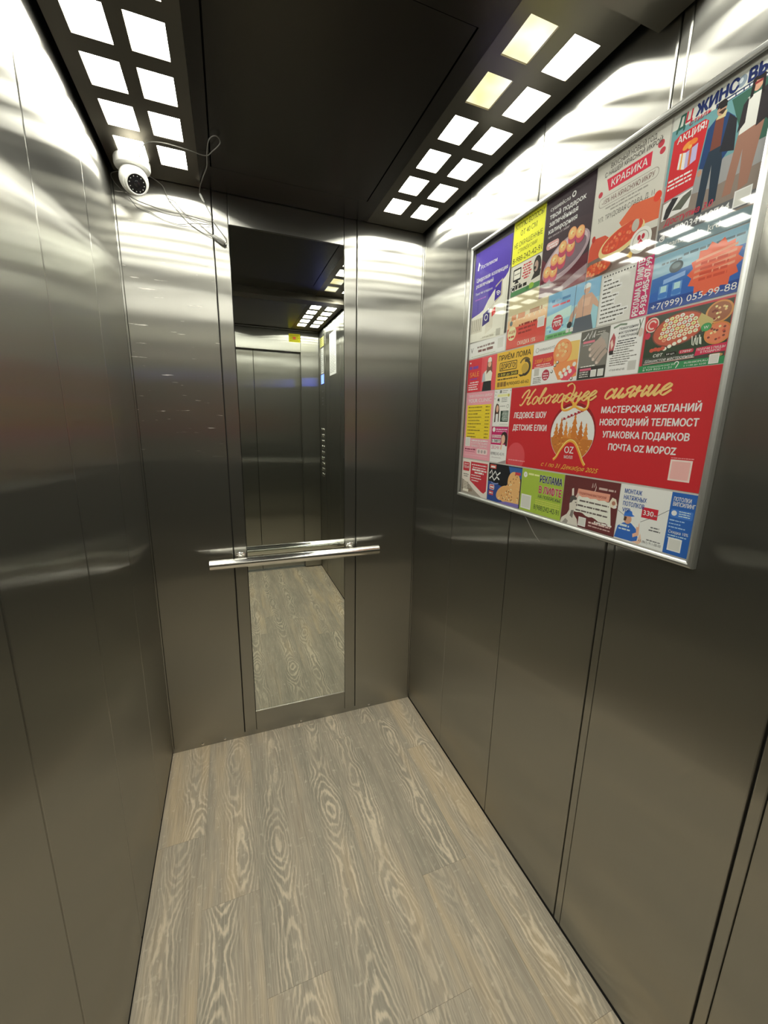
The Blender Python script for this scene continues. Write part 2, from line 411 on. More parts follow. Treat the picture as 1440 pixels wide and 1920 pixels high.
# ------------------------------------------------------------------ front wall and doors (seen in the mirror)
wf = backing('wall_front', (-0.0085, DEP - 0.09, -0.03), (W + 0.0085, DEP - 0.075, TOP + 0.05))
DX0, DX1, DZ = 0.135, 0.938, 1.995
vpanel('return_panel', wf, 'F', 0.001, DX0, Z0, TOP, M['steel'], th=0.05)
vpanel('return_panel', wf, 'F', DX1, W - 0.001, Z0, TOP, M['steel'], th=0.05)
vpanel('header_panel', wf, 'F', DX0 + 0.001, DX1 - 0.001, DZ, TOP, M['steel'], th=0.05)
door = struct(empty('door_1', (0.5, DEP - 0.05, 0)))
for a, c in ((DX0 - 0.02, 0.5375), (0.5405, DX1 + 0.02)):
    b = MB(); poly = [(a, 0), (c, 0), (c, 0.020), (c - 0.002, 0.022), (a + 0.002, 0.022), (a, 0.020)]
    b.prism(poly, lambda x, d, k: (x, DEP - 0.078 + d, (DZ + 0.02) if k else 0.004), M['steel'])
    part(b, 'door_leaf', door)
b = MB(); b.box((DX0, DEP - 0.075, -0.004), (DX1, DEP - 0.022, 0.002), M['alu']); sill = struct(b.build('trim_1'))

# ------------------------------------------------------------------ ceiling
def light_bank(x0, x1, cols, ystart, nrow, y0, y1, z, label, warm=()):
    t = tag(empty('ceiling_light_panel', ((x0 + x1) / 2, (y0 + y1) / 2, z)), label, 'ceiling light', 'ceiling light panels with two columns of square diffusers')
    xs = [x0] + [v for c in cols for v in c] + [x1]
    rows = [(ystart - 0.1373 * k - 0.0935, ystart - 0.1373 * k) for k in range(nrow)]
    ys = sorted([y0, y1] + [v for r in rows for v in r])
    TH = 0.010
    bb = MB(); vs = {}
    def q(i, j, zz): return (xs[i], ys[j], zz)
    for i in range(len(xs) - 1):
        for j in range(len(ys) - 1):
            hole = (i % 2 == 1) and (j % 2 == 1)
            if not hole:
                bb.add([q(i, j, z), q(i, j + 1, z), q(i + 1, j + 1, z), q(i + 1, j, z)], [(0, 1, 2, 3)], M['lightplate'])
                bb.add([q(i, j, z + TH), q(i + 1, j, z + TH), q(i + 1, j + 1, z + TH), q(i, j + 1, z + TH)], [(0, 1, 2, 3)], M['lightplate'])
            else:
                a = [q(i, j, z), q(i + 1, j, z), q(i + 1, j + 1, z), q(i, j + 1, z)]
                c = [(p[0], p[1], z + TH) for p in a]
                bb.add(a + c, [(0, 1, 5, 4), (1, 2, 6, 5), (2, 3, 7, 6), (3, 0, 4, 7)], M['lightplate'])
    o = [q(0, 0, z), q(-1, 0, z), q(-1, -1, z), q(0, -1, z)]
    bb.add(o + [(p[0], p[1], z + TH) for p in o], [(0, 4, 5, 1), (1, 5, 6, 2), (2, 6, 7, 3), (3, 7, 4, 0)], M['lightplate'])
    part(bb, 'plate', t)
    for k, (ra, rb) in enumerate(rows):
        for ci, (ca, cb) in enumerate(cols):
            d = MB(); mt = M['lamp_warm'] if (k, ci) in warm else M['lamp']
            d.box((ca + 0.0003, ra + 0.0003, z + 0.0032), (cb - 0.0003, rb - 0.0003, z + 0.0085), M['plastic'])
            d.f = d.f[1:]; d.mi = d.mi[1:]; d.sm = d.sm[1:]
            d.add([(ca + 0.0003, ra + 0.0003, z + 0.0032), (ca + 0.0003, rb - 0.0003, z + 0.0032), (cb - 0.0003, rb - 0.0003, z + 0.0032), (cb - 0.0003, ra + 0.0003, z + 0.0032)], [(0, 1, 2, 3)], mt)
            part(d, 'diffuser', t)
    return t
CL = [(0.0515, 0.125), (0.158, 0.2305)]; CR = [(0.878, 0.9455), (0.985, 1.052)]
GAPW = 0.014
light_bank(GAPW, 0.262, CL, -0.0935, 6, BEAM_Y + 0.002, -0.004, H, 'light panel above the security camera, along the left wall')
light_bank(0.846, W - GAPW, CR, -0.104, 6, BEAM_Y + 0.002, -0.004, H, 'light panel with two yellowed squares, above the framed advertising board', warm={(5, 0), (4, 0)})
light_bank(GAPW, 0.262, CL, -1.125, 6, DEP + 0.06, BEAM_Y - 0.096, HF, 'light panel by the door, on the side away from the call buttons')
light_bank(0.846, W - GAPW, CR, -1.125, 6, DEP + 0.06, BEAM_Y - 0.096, HF, 'light panel by the door, above the call buttons')
b = MB(); b.box((-0.01, DEP - 0.09, TOP + 0.005), (W + 0.01, 0.01, TOP + 0.03), M['dark']); ceil = struct(b.build('ceiling'))
def cplate(name, x0, x1, y0, y1, z, mat=M['ceil'], th=0.010):
    bb = MB(); bb.box((x0, y0, z), (x1, y1, z + th), mat); return bb.build(name, ceil)
HX0, HX1, HY0, HY1 = 0.300, 0.799, -0.822, -0.142
g = 0.0042
cplate('ceiling_panel', 0.2625, HX0 - g, BEAM_Y + 0.002, -0.004, H)
cplate('ceiling_panel', HX1 + g, 0.8455, BEAM_Y + 0.002, -0.004, H)
cplate('ceiling_panel', HX0 - g, HX1 + g, HY1 + 0.0008, -0.004, H)
cplate('ceiling_panel', HX0 - g, HX1 + g, BEAM_Y + 0.002, HY0 - 0.0012, H)
cplate('hatch', HX0, HX1, HY0, HY1, H)
cplate('ceiling_panel', 0.2625, 0.8455, DEP + 0.06, BEAM_Y - 0.096, HF)
cplate('cross_beam', 0.004, W - 0.004, BEAM_Y - 0.094, BEAM_Y, H - 0.035, M['lightplate'], 0.07)
cplate('front_rail', 0.014, W - 0.014, DEP + 0.012, DEP + 0.058, HF - 0.004, M['ceil'])

# ------------------------------------------------------------------ handrail
RY, RZ, RR = -0.072, 0.850, 0.0195
hr = tag(empty('handrail', (0.55, -0.03, RZ)), 'polished steel tube handrail on two short brackets across the mirror', 'handrail')
RA, RB = 0.203, 0.893
prof = [(RR - 0.003, 0), (RR - 0.0012, 0.0004), (RR, 0.0018), (RR, RB - RA - 0.0018), (RR - 0.0012, RB - RA - 0.0004), (RR - 0.003, RB - RA)]
b = MB(); b.lathe(prof, Matrix.Translation((RA, RY, RZ)) @ Matrix.Rotation(math.radians(90), 4, 'Y'), M['chrome'], 32); part(b, 'tube', hr)
for x in (0.3182, 0.7820):
    b = MB()
    b.lathe([(0.0215, -0.0002), (0.0215, 0.003), (0.019, 0.0052), (0.0115, 0.0060), (0.0105, 0.009), (0.0105, 0.0560)],
            Matrix.Translation((x, 0, RZ)) @ Matrix.Rotation(math.radians(90), 4, 'X'), M['chrome'], 24)
    part(b, 'bracket', hr)

# ------------------------------------------------------------------ security camera
CX, CY = 0.078, -0.083
cc = tag(empty('security_camera', (CX, CY, H)), 'white turret security camera hung from the ceiling in the back left corner', 'security camera')
Rz = lambda z: Matrix.Translation((CX, CY, z))
b = MB(); b.lathe([(0.020, 0.0), (0.047, 0.0), (0.0485, -0.004), (0.0485, -0.018), (0.0465, -0.023), (0.041, -0.025), (0.020, -0.025)], Rz(H - 0.0004), M['plastic'], 40); part(b, 'mounting_base', cc)
look = Vector((0.30, -0.74, -0.60)).normalized()
zax = look; xax = Vector((0, 0, 1)).cross(zax).normalized(); yax = zax.cross(xax)
cen = Vector((CX + 0.001, CY - 0.003, H - 0.053))
def fr_at(d):
    p = cen + look * d
    return Matrix(((xax.x, yax.x, zax.x, p.x), (xax.y, yax.y, zax.y, p.y), (xax.z, yax.z, zax.z, p.z), (0, 0, 0, 1)))
b = MB()
prof = [(0.0392 * math.sin(a), -0.0392 * math.cos(a)) for a in [math.pi * i / 24 for i in range(1, 16)]]
prof += [(0.0335, 0.0235), (0.0300, 0.0250)]
b.lathe([(0.0005, -0.0392)] + prof, fr_at(0), M['plastic'], 40); part(b, 'housing', cc)
b = MB(); b.lathe([(0.0300, 0.0), (0.0300, 0.0115), (0.0285, 0.0135), (0.0255, 0.0140), (0.0245, 0.0125)], fr_at(0.0225), M['plastic'], 40, caps=False)
eye = part(b, 'eye_ring', cc)
b = MB(); b.lathe([(0.0004, 0.0), (0.0247, 0.0), (0.0247, 0.0010), (0.0004, 0.0016)], fr_at(0.0340), M['black_gloss'], 36)
lens = part(b, 'lens_window', cc)
b = MB(); b.lathe([(0.0002, 0.0), (0.0085, 0.0), (0.0080, 0.0012), (0.004, 0.0022), (0.0002, 0.0025)], fr_at(0.0352), M['black_gloss'], 20)
o = b.build('lens', lens)
for k in range(12):
    a = 2 * math.pi * k / 12
    b = MB(); c0 = fr_at(0.0349) @ Matrix.Translation((0.0195 * math.cos(a), 0.0195 * math.sin(a), 0))
    b.lathe([(0.0001, 0), (0.0017, 0), (0.0012, 0.0009), (0.0001, 0.0011)], c0, M['plastic_grey'], 8); o = b.build('infrared_led', lens)

# cables of the camera
def cable(name, pts, r, label, group='thin cables of the security camera'):
    b = MB(); b.tube(spline(pts, 7), r * 0.85, M['cable'], 6); return tag(b.build(name), label, 'cable', group)
YW = -0.0045
cable('camera_cable', [(0.104, -0.060, 2.135), (0.114, -0.030, 2.142), (0.148, -0.012, 2.130), (0.162, YW, 2.097), (0.188, YW, 2.068), (0.217, YW, 2.039), (0.257, YW, 2.017), (0.288, -0.010, 2.007)], 0.0013,
      'thin cable falling from the security camera straight to the cable connector')
cable('camera_cable', [(0.160, -0.0075, 2.098), (0.167, -0.0075, 2.096), (0.181, -0.0075, 2.091), (0.207, -0.0075, 2.063), (0.244, -0.0078, 2.044), (0.272, -0.008, 2.023), (0.292, -0.014, 2.009)], 0.0013,
      'thin cable running just above another into the cable connector')
cable('camera_cable', [(0.045, -0.045, 2.134), (0.008, -0.014, 2.134), (0.020, -0.010, 2.107), (0.059, -0.0085, 2.080), (0.106, -0.0105, 2.067), (0.156, -0.0105, 2.059), (0.207, -0.0108, 2.059), (0.260, -0.008, 2.055), (0.283, -0.006, 2.052), (0.294, -0.006, 2.055), (0.307, -0.006, 2.040), (0.330, -0.006, 2.011), (0.332, -0.007, 1.996), (0.322, -0.014, 1.992)], 0.0014,
      'long thin cable looping from under the camera past the mirror edge')
cable('camera_cable', [(0.050, -0.010, 2.079), (0.070, YW, 2.057), (0.105, YW, 2.050), (0.142, YW, 2.035), (0.184, YW, 2.029), (0.222, -0.0112, 2.034), (0.262, -0.0112, 2.040), (0.289, -0.006, 2.044)], 0.0012,
      'lowest thin cable sagging below the security camera')
cable('ceiling_cable', [(0.098, -0.100, H - 0.006), (0.128, -0.190, H - 0.006), (0.171, -0.216, H - 0.006), (0.230, -0.213, H - 0.006), (0.284, -0.205, H - 0.007), (0.305, -0.240, H - 0.010), (0.326, -0.290, H - 0.012), (0.316, -0.312, H - 0.010), (0.298, -0.285, H - 0.008), (0.290, -0.215, H - 0.006), (0.287, -0.150, H - 0.006), (0.274, -0.090, H - 0.006), (0.262, -0.030, H - 0.006), (0.258, -0.006, H - 0.012), (0.259, -0.006, 2.131)], 0.0016,
      'cable looping along the dark ceiling beside the light panel', 'thin cables of the security camera')
pl = tag(empty('cable_plug', (0.262, -0.006, 2.12)), 'small pale plug hanging below the ceiling edge beside the mirror', 'cable plug')
b = MB(); b.tube([(0.2585, -0.006, 2.131), (0.261, -0.006, 2.126), (0.266, -0.006, 2.116), (0.2705, -0.006, 2.108)], [0.0026, 0.0036, 0.0034, 0.0018], M['plastic'], 10); part(b, 'plug_body', pl)
b = MB(); b.tube(spline([(0.2705, -0.006, 2.108), (0.280, -0.005, 2.090), (0.290, -0.005, 2.069), (0.291, -0.005, 2.060)], 4), 0.0010, M['cable'], 6); part(b, 'plug_lead', pl)
cn = tag(empty('cable_connector', (0.31, -0.014, 2.0)), 'grey plastic cable connector dangling beside the top of the mirror', 'connector')
b = MB(); b.tube([(0.290, -0.014, 2.0085), (0.293, -0.014, 2.007), (0.303, -0.014, 2.002), (0.307, -0.014, 2.000)], [0.0035, 0.0055, 0.0060, 0.0055], M['plastic_grey'], 10); part(b, 'collar', cn)
b = MB(); b.tube([(0.305, -0.014, 2.001), (0.308, -0.014, 1.9995), (0.322, -0.014, 1.993), (0.326, -0.014, 1.991)], [0.0065, 0.0075, 0.0078, 0.0060], M['plastic_grey'], 4); part(b, 'plug_body', cn)

# ------------------------------------------------------------------ call panel and notices near the door (seen in the mirror)
cop = tag(empty('call_panel', (W, -1.95, 1.0)), 'full-height steel call panel with blue display and button column beside the door', 'control panel')
b = MB(); b.box((W - 0.003, -2.060, Z0), (W + 0.008, -1.842, TOP), M['steel']); part(b, 'face_plate', cop)
def onR(y0, y1, z0, z1, m, name, parent, d0=0.003, d1=0.0045):
    bb = MB(); bb.box((W - d1, y0, z0), (W - d0, y1, z1), m); return part(bb, name, parent)
onR(-2.000, -1.895, 1.725, 1.800, M['display'], 'display', cop)
for z in (1.655, 1.600, 1.575, 1.545): onR(-1.98 + 0.01 * (z > 1.6), -1.91, z, z + 0.012, ink('3a3a3a'), 'engraved_mark', cop)
for k in range(9):
    for yy in (-1.985, -1.925):
        bb = MB(); bb.lathe([(0.0165, 0), (0.0165, 0.004), (0.0145, 0.0055), (0.0004, 0.0058)], Matrix.Translation((W - 0.003, yy, 0.93 + 0.05 * k)) @ Matrix.Rotation(math.radians(-90), 4, 'Y'), M['chrome'], 16)
        bt = part(bb, 'button', cop)
nt_ = tag(empty('notice_strip', (W - 0.004, -1.95, 1.9)), 'narrow white printed notice above the blue display of the call panel', 'notice')
onR(-2.005, -1.900, 1.808, 2.015, ink('dcdcd2'), 'sheet', nt_, 0.0032, 0.0038)
for k in range(12): onR(-1.995, -1.912 - 0.02 * (k % 3), 1.825 + k * 0.0155, 1.829 + k * 0.0155, ink('77776f'), 'text_line', nt_, 0.0038, 0.0040)
yn = tag(empty('notice_label', (W - 0.004, -1.96, 2.07)), 'pale yellow label at the top of the call panel', 'label')
onR(-2.035, -1.885, 2.030, 2.105, ink('d8cf7a'), 'sheet', yn, 0.0032, 0.0038)
for k in range(4): onR(-2.02, -1.90 - 0.02 * (k % 2), 2.042 + k * 0.015, 2.046 + k * 0.015, ink('8d8550'), 'text_line', yn, 0.0038, 0.0040)
pn = tag(empty('paper_notice', (W - 0.001, -1.6, 1.9)), 'white sheet of printed rules stuck to the wall beside the call panel', 'notice')
onR(-1.690, -1.480, 1.765, 2.080, ink('e2e2dc'), 'sheet', pn, 0.0002, 0.0008)
for k in range(24): onR(-1.675, -1.50 - 0.03 * ((k * 7) % 5 == 0), 1.785 + k * 0.0118, 1.789 + k * 0.0118, ink('85857f'), 'text_line', pn, 0.0008, 0.0010)
ys = tag(empty('warning_sticker', (0.895, DEP, 2.08)), 'yellow warning sticker on the steel header above the door', 'sticker')
def onF(x0, x1, z0, z1, m, name, parent, d0, d1):
    bb = MB(); bb.box((x0, DEP + d0, z0), (x1, DEP + d1, z1), m); return part(bb, name, parent)
onF(0.838, 0.936, 2.072, 2.140, ink('d9c21c'), 'sheet', ys, 0.0002, 0.0008)
for k in range(5): onF(0.848, 0.926 - 0.01 * (k % 2), 2.080 + k * 0.0115, 2.0835 + k * 0.0115, ink('6e6210'), 'text_line', ys, 0.0008, 0.0010)
onF(0.872, 0.898, 2.096, 2.116, ink('c2553a'), 'emblem', ys, 0.0010, 0.0012)

# ------------------------------------------------------------------ framed advertising board on the right wall
PS0, PS1, PT0, PT1 = 0.381, 1.2135, 1.1395, 1.9640        # outer frame, s = -y, t = z
FWID, FTH = 0.0125, 0.0150
board = tag(empty('advertising_board', (W, -0.8, 1.55)), 'large square aluminium-framed advertising board under clear glass on the right wall', 'notice board')
b = MB(); b.box((W - 0.0035, -PS0 - 0.004, PT0 + 0.004), (W - 0.0003, -PS1 + 0.004, PT1 - 0.004), principled('board_backing', (0.62, 0.60, 0.57), 0.7)); part(b, 'backing', board)
b = MB(); b.box((W - 0.0037, -0.394, 1.667), (W - 0.0034, -0.5895, 1.955), principled('dark_card', (0.05, 0.047, 0.045), 0.7)); part(b, 'dark_backing_card', board)
def rail(p0, p1, q):
    """p0-p1 outer edge, q inward unit vector (s,t); mitred, rounded snap-frame profile"""
    d = (p1[0] - p0[0], p1[1] - p0[1]); ln = math.hypot(*d); d = (d[0] / ln, d[1] / ln)
    prof = [(0, 0.0005), (0, 0.010), (0.0015, 0.0135), (0.0040, FTH), (0.0075, FTH), (0.0105, 0.0138), (FWID, 0.0125), (FWID, 0.0108), (0.003, 0.0108), (0.003, 0.0005)]
    bb = MB(); n = len(prof); vs = []
    for end in (0, 1):
        for i, h in prof:
            a = i if end == 0 else ln - i
            s_, t_ = p0[0] + d[0] * a + q[0] * i, p0[1] + d[1] * a + q[1] * i
            vs.append((W - h, -s_, t_))
    bb.add(vs, [tuple(range(n)), tuple(range(2 * n - 1, n - 1, -1))] + [(i, n + i, n + (i + 1) % n, (i + 1) % n) for i in range(n)], M['alu'])
    return part(bb, 'frame_rail', board)
rail((PS0, PT0), (PS1, PT0), (0, 1)); rail((PS1, PT1), (PS0, PT1), (0, -1)); rail((PS0, PT1), (PS0, PT0), (1, 0)); rail((PS1, PT0), (PS1, PT1), (-1, 0))
b = MB(); b.box((W - 0.0105, -PS0 - 0.0045, PT0 + 0.0045), (W - 0.0092, -PS1 + 0.0045, PT1 - 0.0045), M['pane']); part(b, 'glass_pane', board)

JOBS = []
def clip(poly):
    def cut(P, ax, v, sg):
        o = []
        for i in range(len(P)):
            a, c = P[i - 1], P[i]; ia = sg * (a[ax] - v) >= 0; ic = sg * (c[ax] - v) >= 0
            if ia != ic:
                t = (v - a[ax]) / (c[ax] - a[ax]); o.append((a[0] + (c[0] - a[0]) * t, a[1] + (c[1] - a[1]) * t))
            if ic: o.append(c)
        return o
    for ax, v, sg in ((0, 0, 1), (0, 1, -1), (1, 0, 1), (1, 1, -1)):
        if poly: poly = cut(poly, ax, v, sg)
    return poly
class PB(MB):
    def __init__(s): MB.__init__(s); s.items = []
    def add(s, vs, fs, m, smooth=False):
        s.items.append(((min(v[1] for v in vs), max(v[1] for v in vs), min(v[2] for v in vs), max(v[2] for v in vs)), vs, fs, m))
class Ad:
    """a printed card; drawing calls use 0..1 across and 0..1 up"""
    X0 = 0.0042
    def __init__(s, r, bg, label, tilt=0.0, lift=0.0):
        s.s0, s.t0, s.s1, s.t1 = r; s.w = s.s1 - s.s0; s.h = s.t1 - s.t0; s.tilt = tilt; s.lift = lift
        s.zl = []; s.pic = PB(); s.let = PB()
        cs, ct = (s.s0 + s.s1) / 2, (s.t0 + s.t1) / 2; s.c = (cs, ct)
        s.o = tag(empty('advert_card', (W - s.X0, -cs, ct)), label, 'advert', 'advertising cards in the framed board')
        bb = MB(); poly = [(0, 0), (1, 0), (1, 1), (0, 1)]
        f = [s.P(a, c, s.X0 + lift) for a, c in poly]; k = [s.P(a, c, s.X0 + lift - 0.00035) for a, c in poly]
        bb.add(f + k, [(0, 1, 2, 3), (7, 6, 5, 4), (0, 4, 5, 1), (1, 5, 6, 2), (2, 6, 7, 3), (3, 7, 4, 0)], ink(bg))
        part(bb, 'sheet', s.o)
    def P(s, x, y, d):
        a, c = s.s0 + x * s.w, s.t0 + y * s.h
        if s.tilt:
            ds, dt = a - s.c[0], c - s.c[1]; ca, sa = math.cos(s.tilt), math.sin(s.tilt)
            a, c = s.c[0] + ds * ca - dt * sa, s.c[1] + ds * sa + dt * ca
        return (W - d, -a, c)
    def lay(s, pts, extra=0.0):
        """height for new ink: just above whatever it overprints"""
        q = [s.P(a, c, 0) for a, c in pts]
        return s.layw(q, extra)
    def layw(s, q, extra=0.0):
        bb = (min(p[1] for p in q), max(p[1] for p in q), min(p[2] for p in q), max(p[2] for p in q)); z = s.X0 + s.lift
        for b_, zz in s.zl:
            if bb[0] < b_[1] and b_[0] < bb[1] and bb[2] < b_[3] and b_[2] < bb[3]: z = max(z, zz)
        z += 0.000014; s.zl.append((bb, z + extra)); return z
    def poly(s, pts, col, flat=None):
        pts = clip(list(pts))
        if len(pts) < 3: return
        ar = sum(pts[i - 1][0] * pts[i][1] - pts[i][0] * pts[i - 1][1] for i in range(len(pts)))
        if ar < 0: pts = pts[::-1]
        z = s.lay(pts)
        s.pic.add([s.P(a, c, z) for a, c in pts], [tuple(range(len(pts)))], ink(col))
    def rect(s, x0, y0, x1, y1, col, r=0.0, slant=0.0):
        if r:
            rx, ry = r, r * s.w / s.h; pts = []
            for cx, cy, a0 in ((x1 - rx, y0 + ry, -90), (x1 - rx, y1 - ry, 0), (x0 + rx, y1 - ry, 90), (x0 + rx, y0 + ry, 180)):
                for k in range(5): a = math.radians(a0 + 22.5 * k); pts.append((cx + rx * math.cos(a), cy + ry * math.sin(a)))
            s.poly(pts, col)
        else: s.poly([(x0, y0), (x1, y0), (x1 + slant, y1), (x0 + slant, y1)], col)
    def ell(s, cx, cy, rx, ry=None, col='000000', n=22, rot=0, flat=None):
        """ry None -> a true circle"""
        if ry is None: ry = rx * s.w / s.h
        ca, sa = math.cos(rot), math.sin(rot); k = s.w / s.h; pts = []
        for i in range(n):
            a = 2 * math.pi * i / n; px, py = rx * math.cos(a), ry / k * math.sin(a)
            pts.append((cx + px * ca - py * sa, cy + (px * sa + py * ca) * k))
        s.poly(pts, col, flat)
    def star(s, cx, cy, r0, r1, n, col, fy=1.0):
        k = s.w / s.h; pts = []
        for i in range(2 * n):
            a = math.pi * i / n; r = r0 if i % 2 else r1; pts.append((cx + r * math.cos(a), cy + r * math.sin(a) * k * fy))
        s.poly2(pts, col, (cx, cy))
    def poly2(s, pts, col, c):
        z = s.lay(pts); s.pic.add([s.P(a, d, z) for a, d in pts], [tuple(range(len(pts)))], ink(col))
    def line(s, pts, wd, col, nib=None, mb=None):
        """stroke in card units of width; wd in fraction of card width"""
        mb = mb or s.pic; k = s.w / s.h
        P = [Vector((a, c / k)) for a, c in pts]; L, R = [], []
        for i in range(len(P)):
            d = P[min(i + 1, len(P) - 1)] - P[max(i - 1, 0)]
            if d.length < 1e-9: d = Vector((1, 0))
            d.normalize(); nrm = Vector((-d.y, d.x)); ww = wd / 2
            if nib: ww *= 0.22 + 0.78 * abs(d.dot(nib))
            L.append(P[i] + nrm * ww); R.append(P[i] - nrm * ww)
        n = len(P); rp = 0.00006 if n > 9 else 0.0; z = s.lay([(p.x, p.y * k) for p in L + R], rp)
        vs = [s.P(p.x, p.y * k, z + rp * (i % n) / n) for i, p in enumerate(L + R)]
        mb.add(vs, [(n + i, n + i + 1, i + 1, i) for i in range(n - 1)], ink(col))
    def ring(s, cx, cy, r, wd, col, a0=0, a1=360, n=26):
        k = s.w / s.h
        s.line([(cx + r * math.cos(math.radians(a0 + (a1 - a0) * i / n)), cy + k * r * math.sin(math.radians(a0 + (a1 - a0) * i / n))) for i in range(n + 1)], wd, col)
    def greek(s, x0, x1, y, h, col, dens=0.8, al='l'):
        """unreadably small print: broken little bars"""
        z = s.lay([(x0, y), (x1, y), (x1, y + h), (x0, y + h)]); x = x0
        while x < x1:
            wl = random.uniform(0.6, 2.6) * h * s.h / s.w * 1.6; xe = min(x1, x + wl)
            q = random.uniform(0.75, 1.0)
            s.pic.add([s.P(x, y, z), s.P(xe, y, z), s.P(xe, y + h * q, z), s.P(x, y + h * q, z)], [(0, 1, 2, 3)], ink(col))
            x = xe + h * s.h / s.w * 0.45
    def text(s, t, x, y, h, col, w=None, al='l', bold=0.0, shear=0.0, rot=0.0, outline=None):
        """y = baseline, h = cap height (fractions of card height), w = exact width (fraction of card width)"""
        if outline: JOBS.append((s, t, x, y, h, outline[0], w, al, bold + outline[1], shear, rot, 0))
        JOBS.append((s, t, x, y, h, col, w, al, bold, shear, rot, 0))
    def blank_code(s, x0, y0, size, col='d8d8d4', inner='b9b9b5'):
        k = s.w / s.h; s.rect(x0, y0, x0 + size, y0 + size * k, col)
        s.rect(x0 + size * .08, y0 + size * k * .08, x0 + size * .92, y0 + size * k * .92, inner)

def flush_text():
    obs = []; aux = {}
    def curve(t, shear=0.0):
        c_ = bpy.data.curves.new('lettering', 'FONT'); c_.body = t; c_.size = 1.0; c_.resolution_u = 3; c_.shear = shear
        o_ = bpy.data.objects.new('lettering', c_); COL.objects.link(o_); return o_
    for j in JOBS:
        if 'Ф' in j[1] and j[1] not in aux: k_ = j[1].index('Ф'); aux[j[1]] = (curve(j[1][:k_]), curve(j[1][:k_] + 'О'))
    for j in JOBS:
        cu = bpy.data.curves.new('lettering', 'FONT'); cu.body = j[1].replace('ф', 'φ').replace('Ф', 'О'); cu.size = 1.0; cu.resolution_u = 3; cu.shear = j[9]
        o = bpy.data.objects.new('lettering', cu); COL.objects.link(o); obs.append(o)
    bpy.context.view_layer.update(); dg = bpy.context.evaluated_depsgraph_get()
    for j, o in zip(JOBS, obs):
        me = bpy.data.meshes.new_from_object(o.evaluated_get(dg)); ad, t, x, y, h, col, w, al, bold, shear, rot, z = j
        vs = [v.co.copy() for v in me.vertices]; polys = [tuple(p.vertices) for p in me.polygons]
        if t in aux:                                    # the upright stroke of the round letter
            ends = [max((c_[0] for c_ in o_.evaluated_get(dg).bound_box)) for o_ in aux[t]]
            mid = (ends[0] + ends[1]) / 2 + 0.045; n0 = len(vs)
            vs += [Vector(p_) for p_ in ((mid - .05, -.06, 0), (mid + .05, -.06, 0), (mid + .05, .79, 0), (mid - .05, .79, 0))]; polys.append((n0, n0 + 1, n0 + 2, n0 + 3))
        if vs:
            xs = [v.x for v in vs]; x0, x1 = min(xs), max(xs); sc = h * ad.h / 0.727
            sx = (w * ad.w / (x1 - x0)) if w else sc
            ww = (x1 - x0) * sx; offx = {'l': 0, 'c': -ww / 2, 'r': -ww}[al]
            ca, sa = math.cos(rot), math.sin(rot); pts = []
            for v in vs:
                px, py = (v.x - x0) * sx + offx, v.y * sc
                px, py = px * ca - py * sa, px * sa + py * ca
                pts.append(ad.P(x + px / ad.w, y + py / ad.h, 0))
            bb = MB()
            # glyph outlines may overlap: keep every facet at a hair's own height
            fl = polys; jz = []; pp = []; fs = []
            for n_, f_ in enumerate(fl):
                fs.append(tuple(range(len(pp), len(pp) + len(f_)))); pp += [pts[i_] for i_ in f_]; jz += [((n_ * 5) % 13) * 0.000005] * len(f_)
            pts = pp
            sh = [(0, 0)] if bold <= 0 else [(q * bold * 0.55 * sc, 0) for q in (-1, 0, 1)] + ([(0, q * bold * 0.4 * sc) for q in (-1, 1)] if bold > .03 else [])
            z = ad.layw(pts, 0.00007 * len(sh))
            for n_, (dx, dy) in enumerate(sh):
                dx, dy = dx * ca - dy * sa, dx * sa + dy * ca
                bb.add([(p[0] - z - n_ * 0.00007 - jz[i_], p[1] - dx, p[2] + dy) for i_, p in enumerate(pts)], fs, ink(col))
            part(bb, 'lettering', ad.o)
        cu = o.data; bpy.data.objects.remove(o); bpy.data.curves.remove(cu); bpy.data.meshes.remove(me)
    for pair in aux.values():
        for o_ in pair: cu = o_.data; bpy.data.objects.remove(o_); bpy.data.curves.remove(cu)

ADS = []
def ad(*a, **k): o = Ad(*a, **k); ADS.append(o); return o
c0, c1, c2, c3, c4, c5 = 0.3935, 0.5555, 0.7185, 0.8800, 1.0400, 1.2005
HB = 0.05            # bold offset for lettering
# --- row 1
a = ad((0.396, 1.6655, 0.583, 1.937), 'c9c6bb', 'purple telecom advert with slanted lower edge in the top left corner of the board', tilt=-0.035)
a.poly([(0, 1), (1, 1), (1, .70), (.97, .64), (.90, .60), (.62, .505), (.48, .43), (.36, .34), (.25, .315), (0, .285)], '43318f')
a.poly([(.08, .805), (.115, .80), (.13, .845), (.16, .85), (.105, .895)], 'e8e4f0')
a.text('Ростелеком', .18, .805, .042, 'e8e4f0', w=.46, bold=.02)
a.text('Цифровая коллекция', .08, .675, .045, 'eeeaf4', w=.86, bold=.03)
a.text('развлечений', .08, .61, .045, 'eeeaf4', w=.50, bold=.03)
a.text('Пакет 4в1 в подарок', .08, .53, .027, 'd6d0e8', w=.50)
a.greek(.08, .40, .47, .015, '8a4fa8')
a.poly([(.46, .30), (.66, .38), (.66, .11), (.46, .06)], 'bdb9ac'); a.rect(.0, .10, .36, .26, 'b3afa2')
for k in range(5): a.rect(.04 + k * .06, .12, .065 + k * .06, .25, '8f8b7d')
a.poly([(.68, .37), (.86, .43), (.84, .60), (.66, .55)], 'a79f8c'); a.poly([(.66, .39), (.82, .43), (.82, .58), (.66, .53)], '3a2a84')
for r in (.03, .055, .08): a.ring(.735, .43, r, .014, 'e8e4f0', 30, 120, 8)
a.poly([(.36, .155), (.56, .19), (.55, .335), (.36, .29)], '332a6c'); a.ring(.46, .245, .045, .016, 'e0dcea')
a.poly([(.62, .23), (.72, .26), (.70, .33), (.61, .30)], 'b8383a')
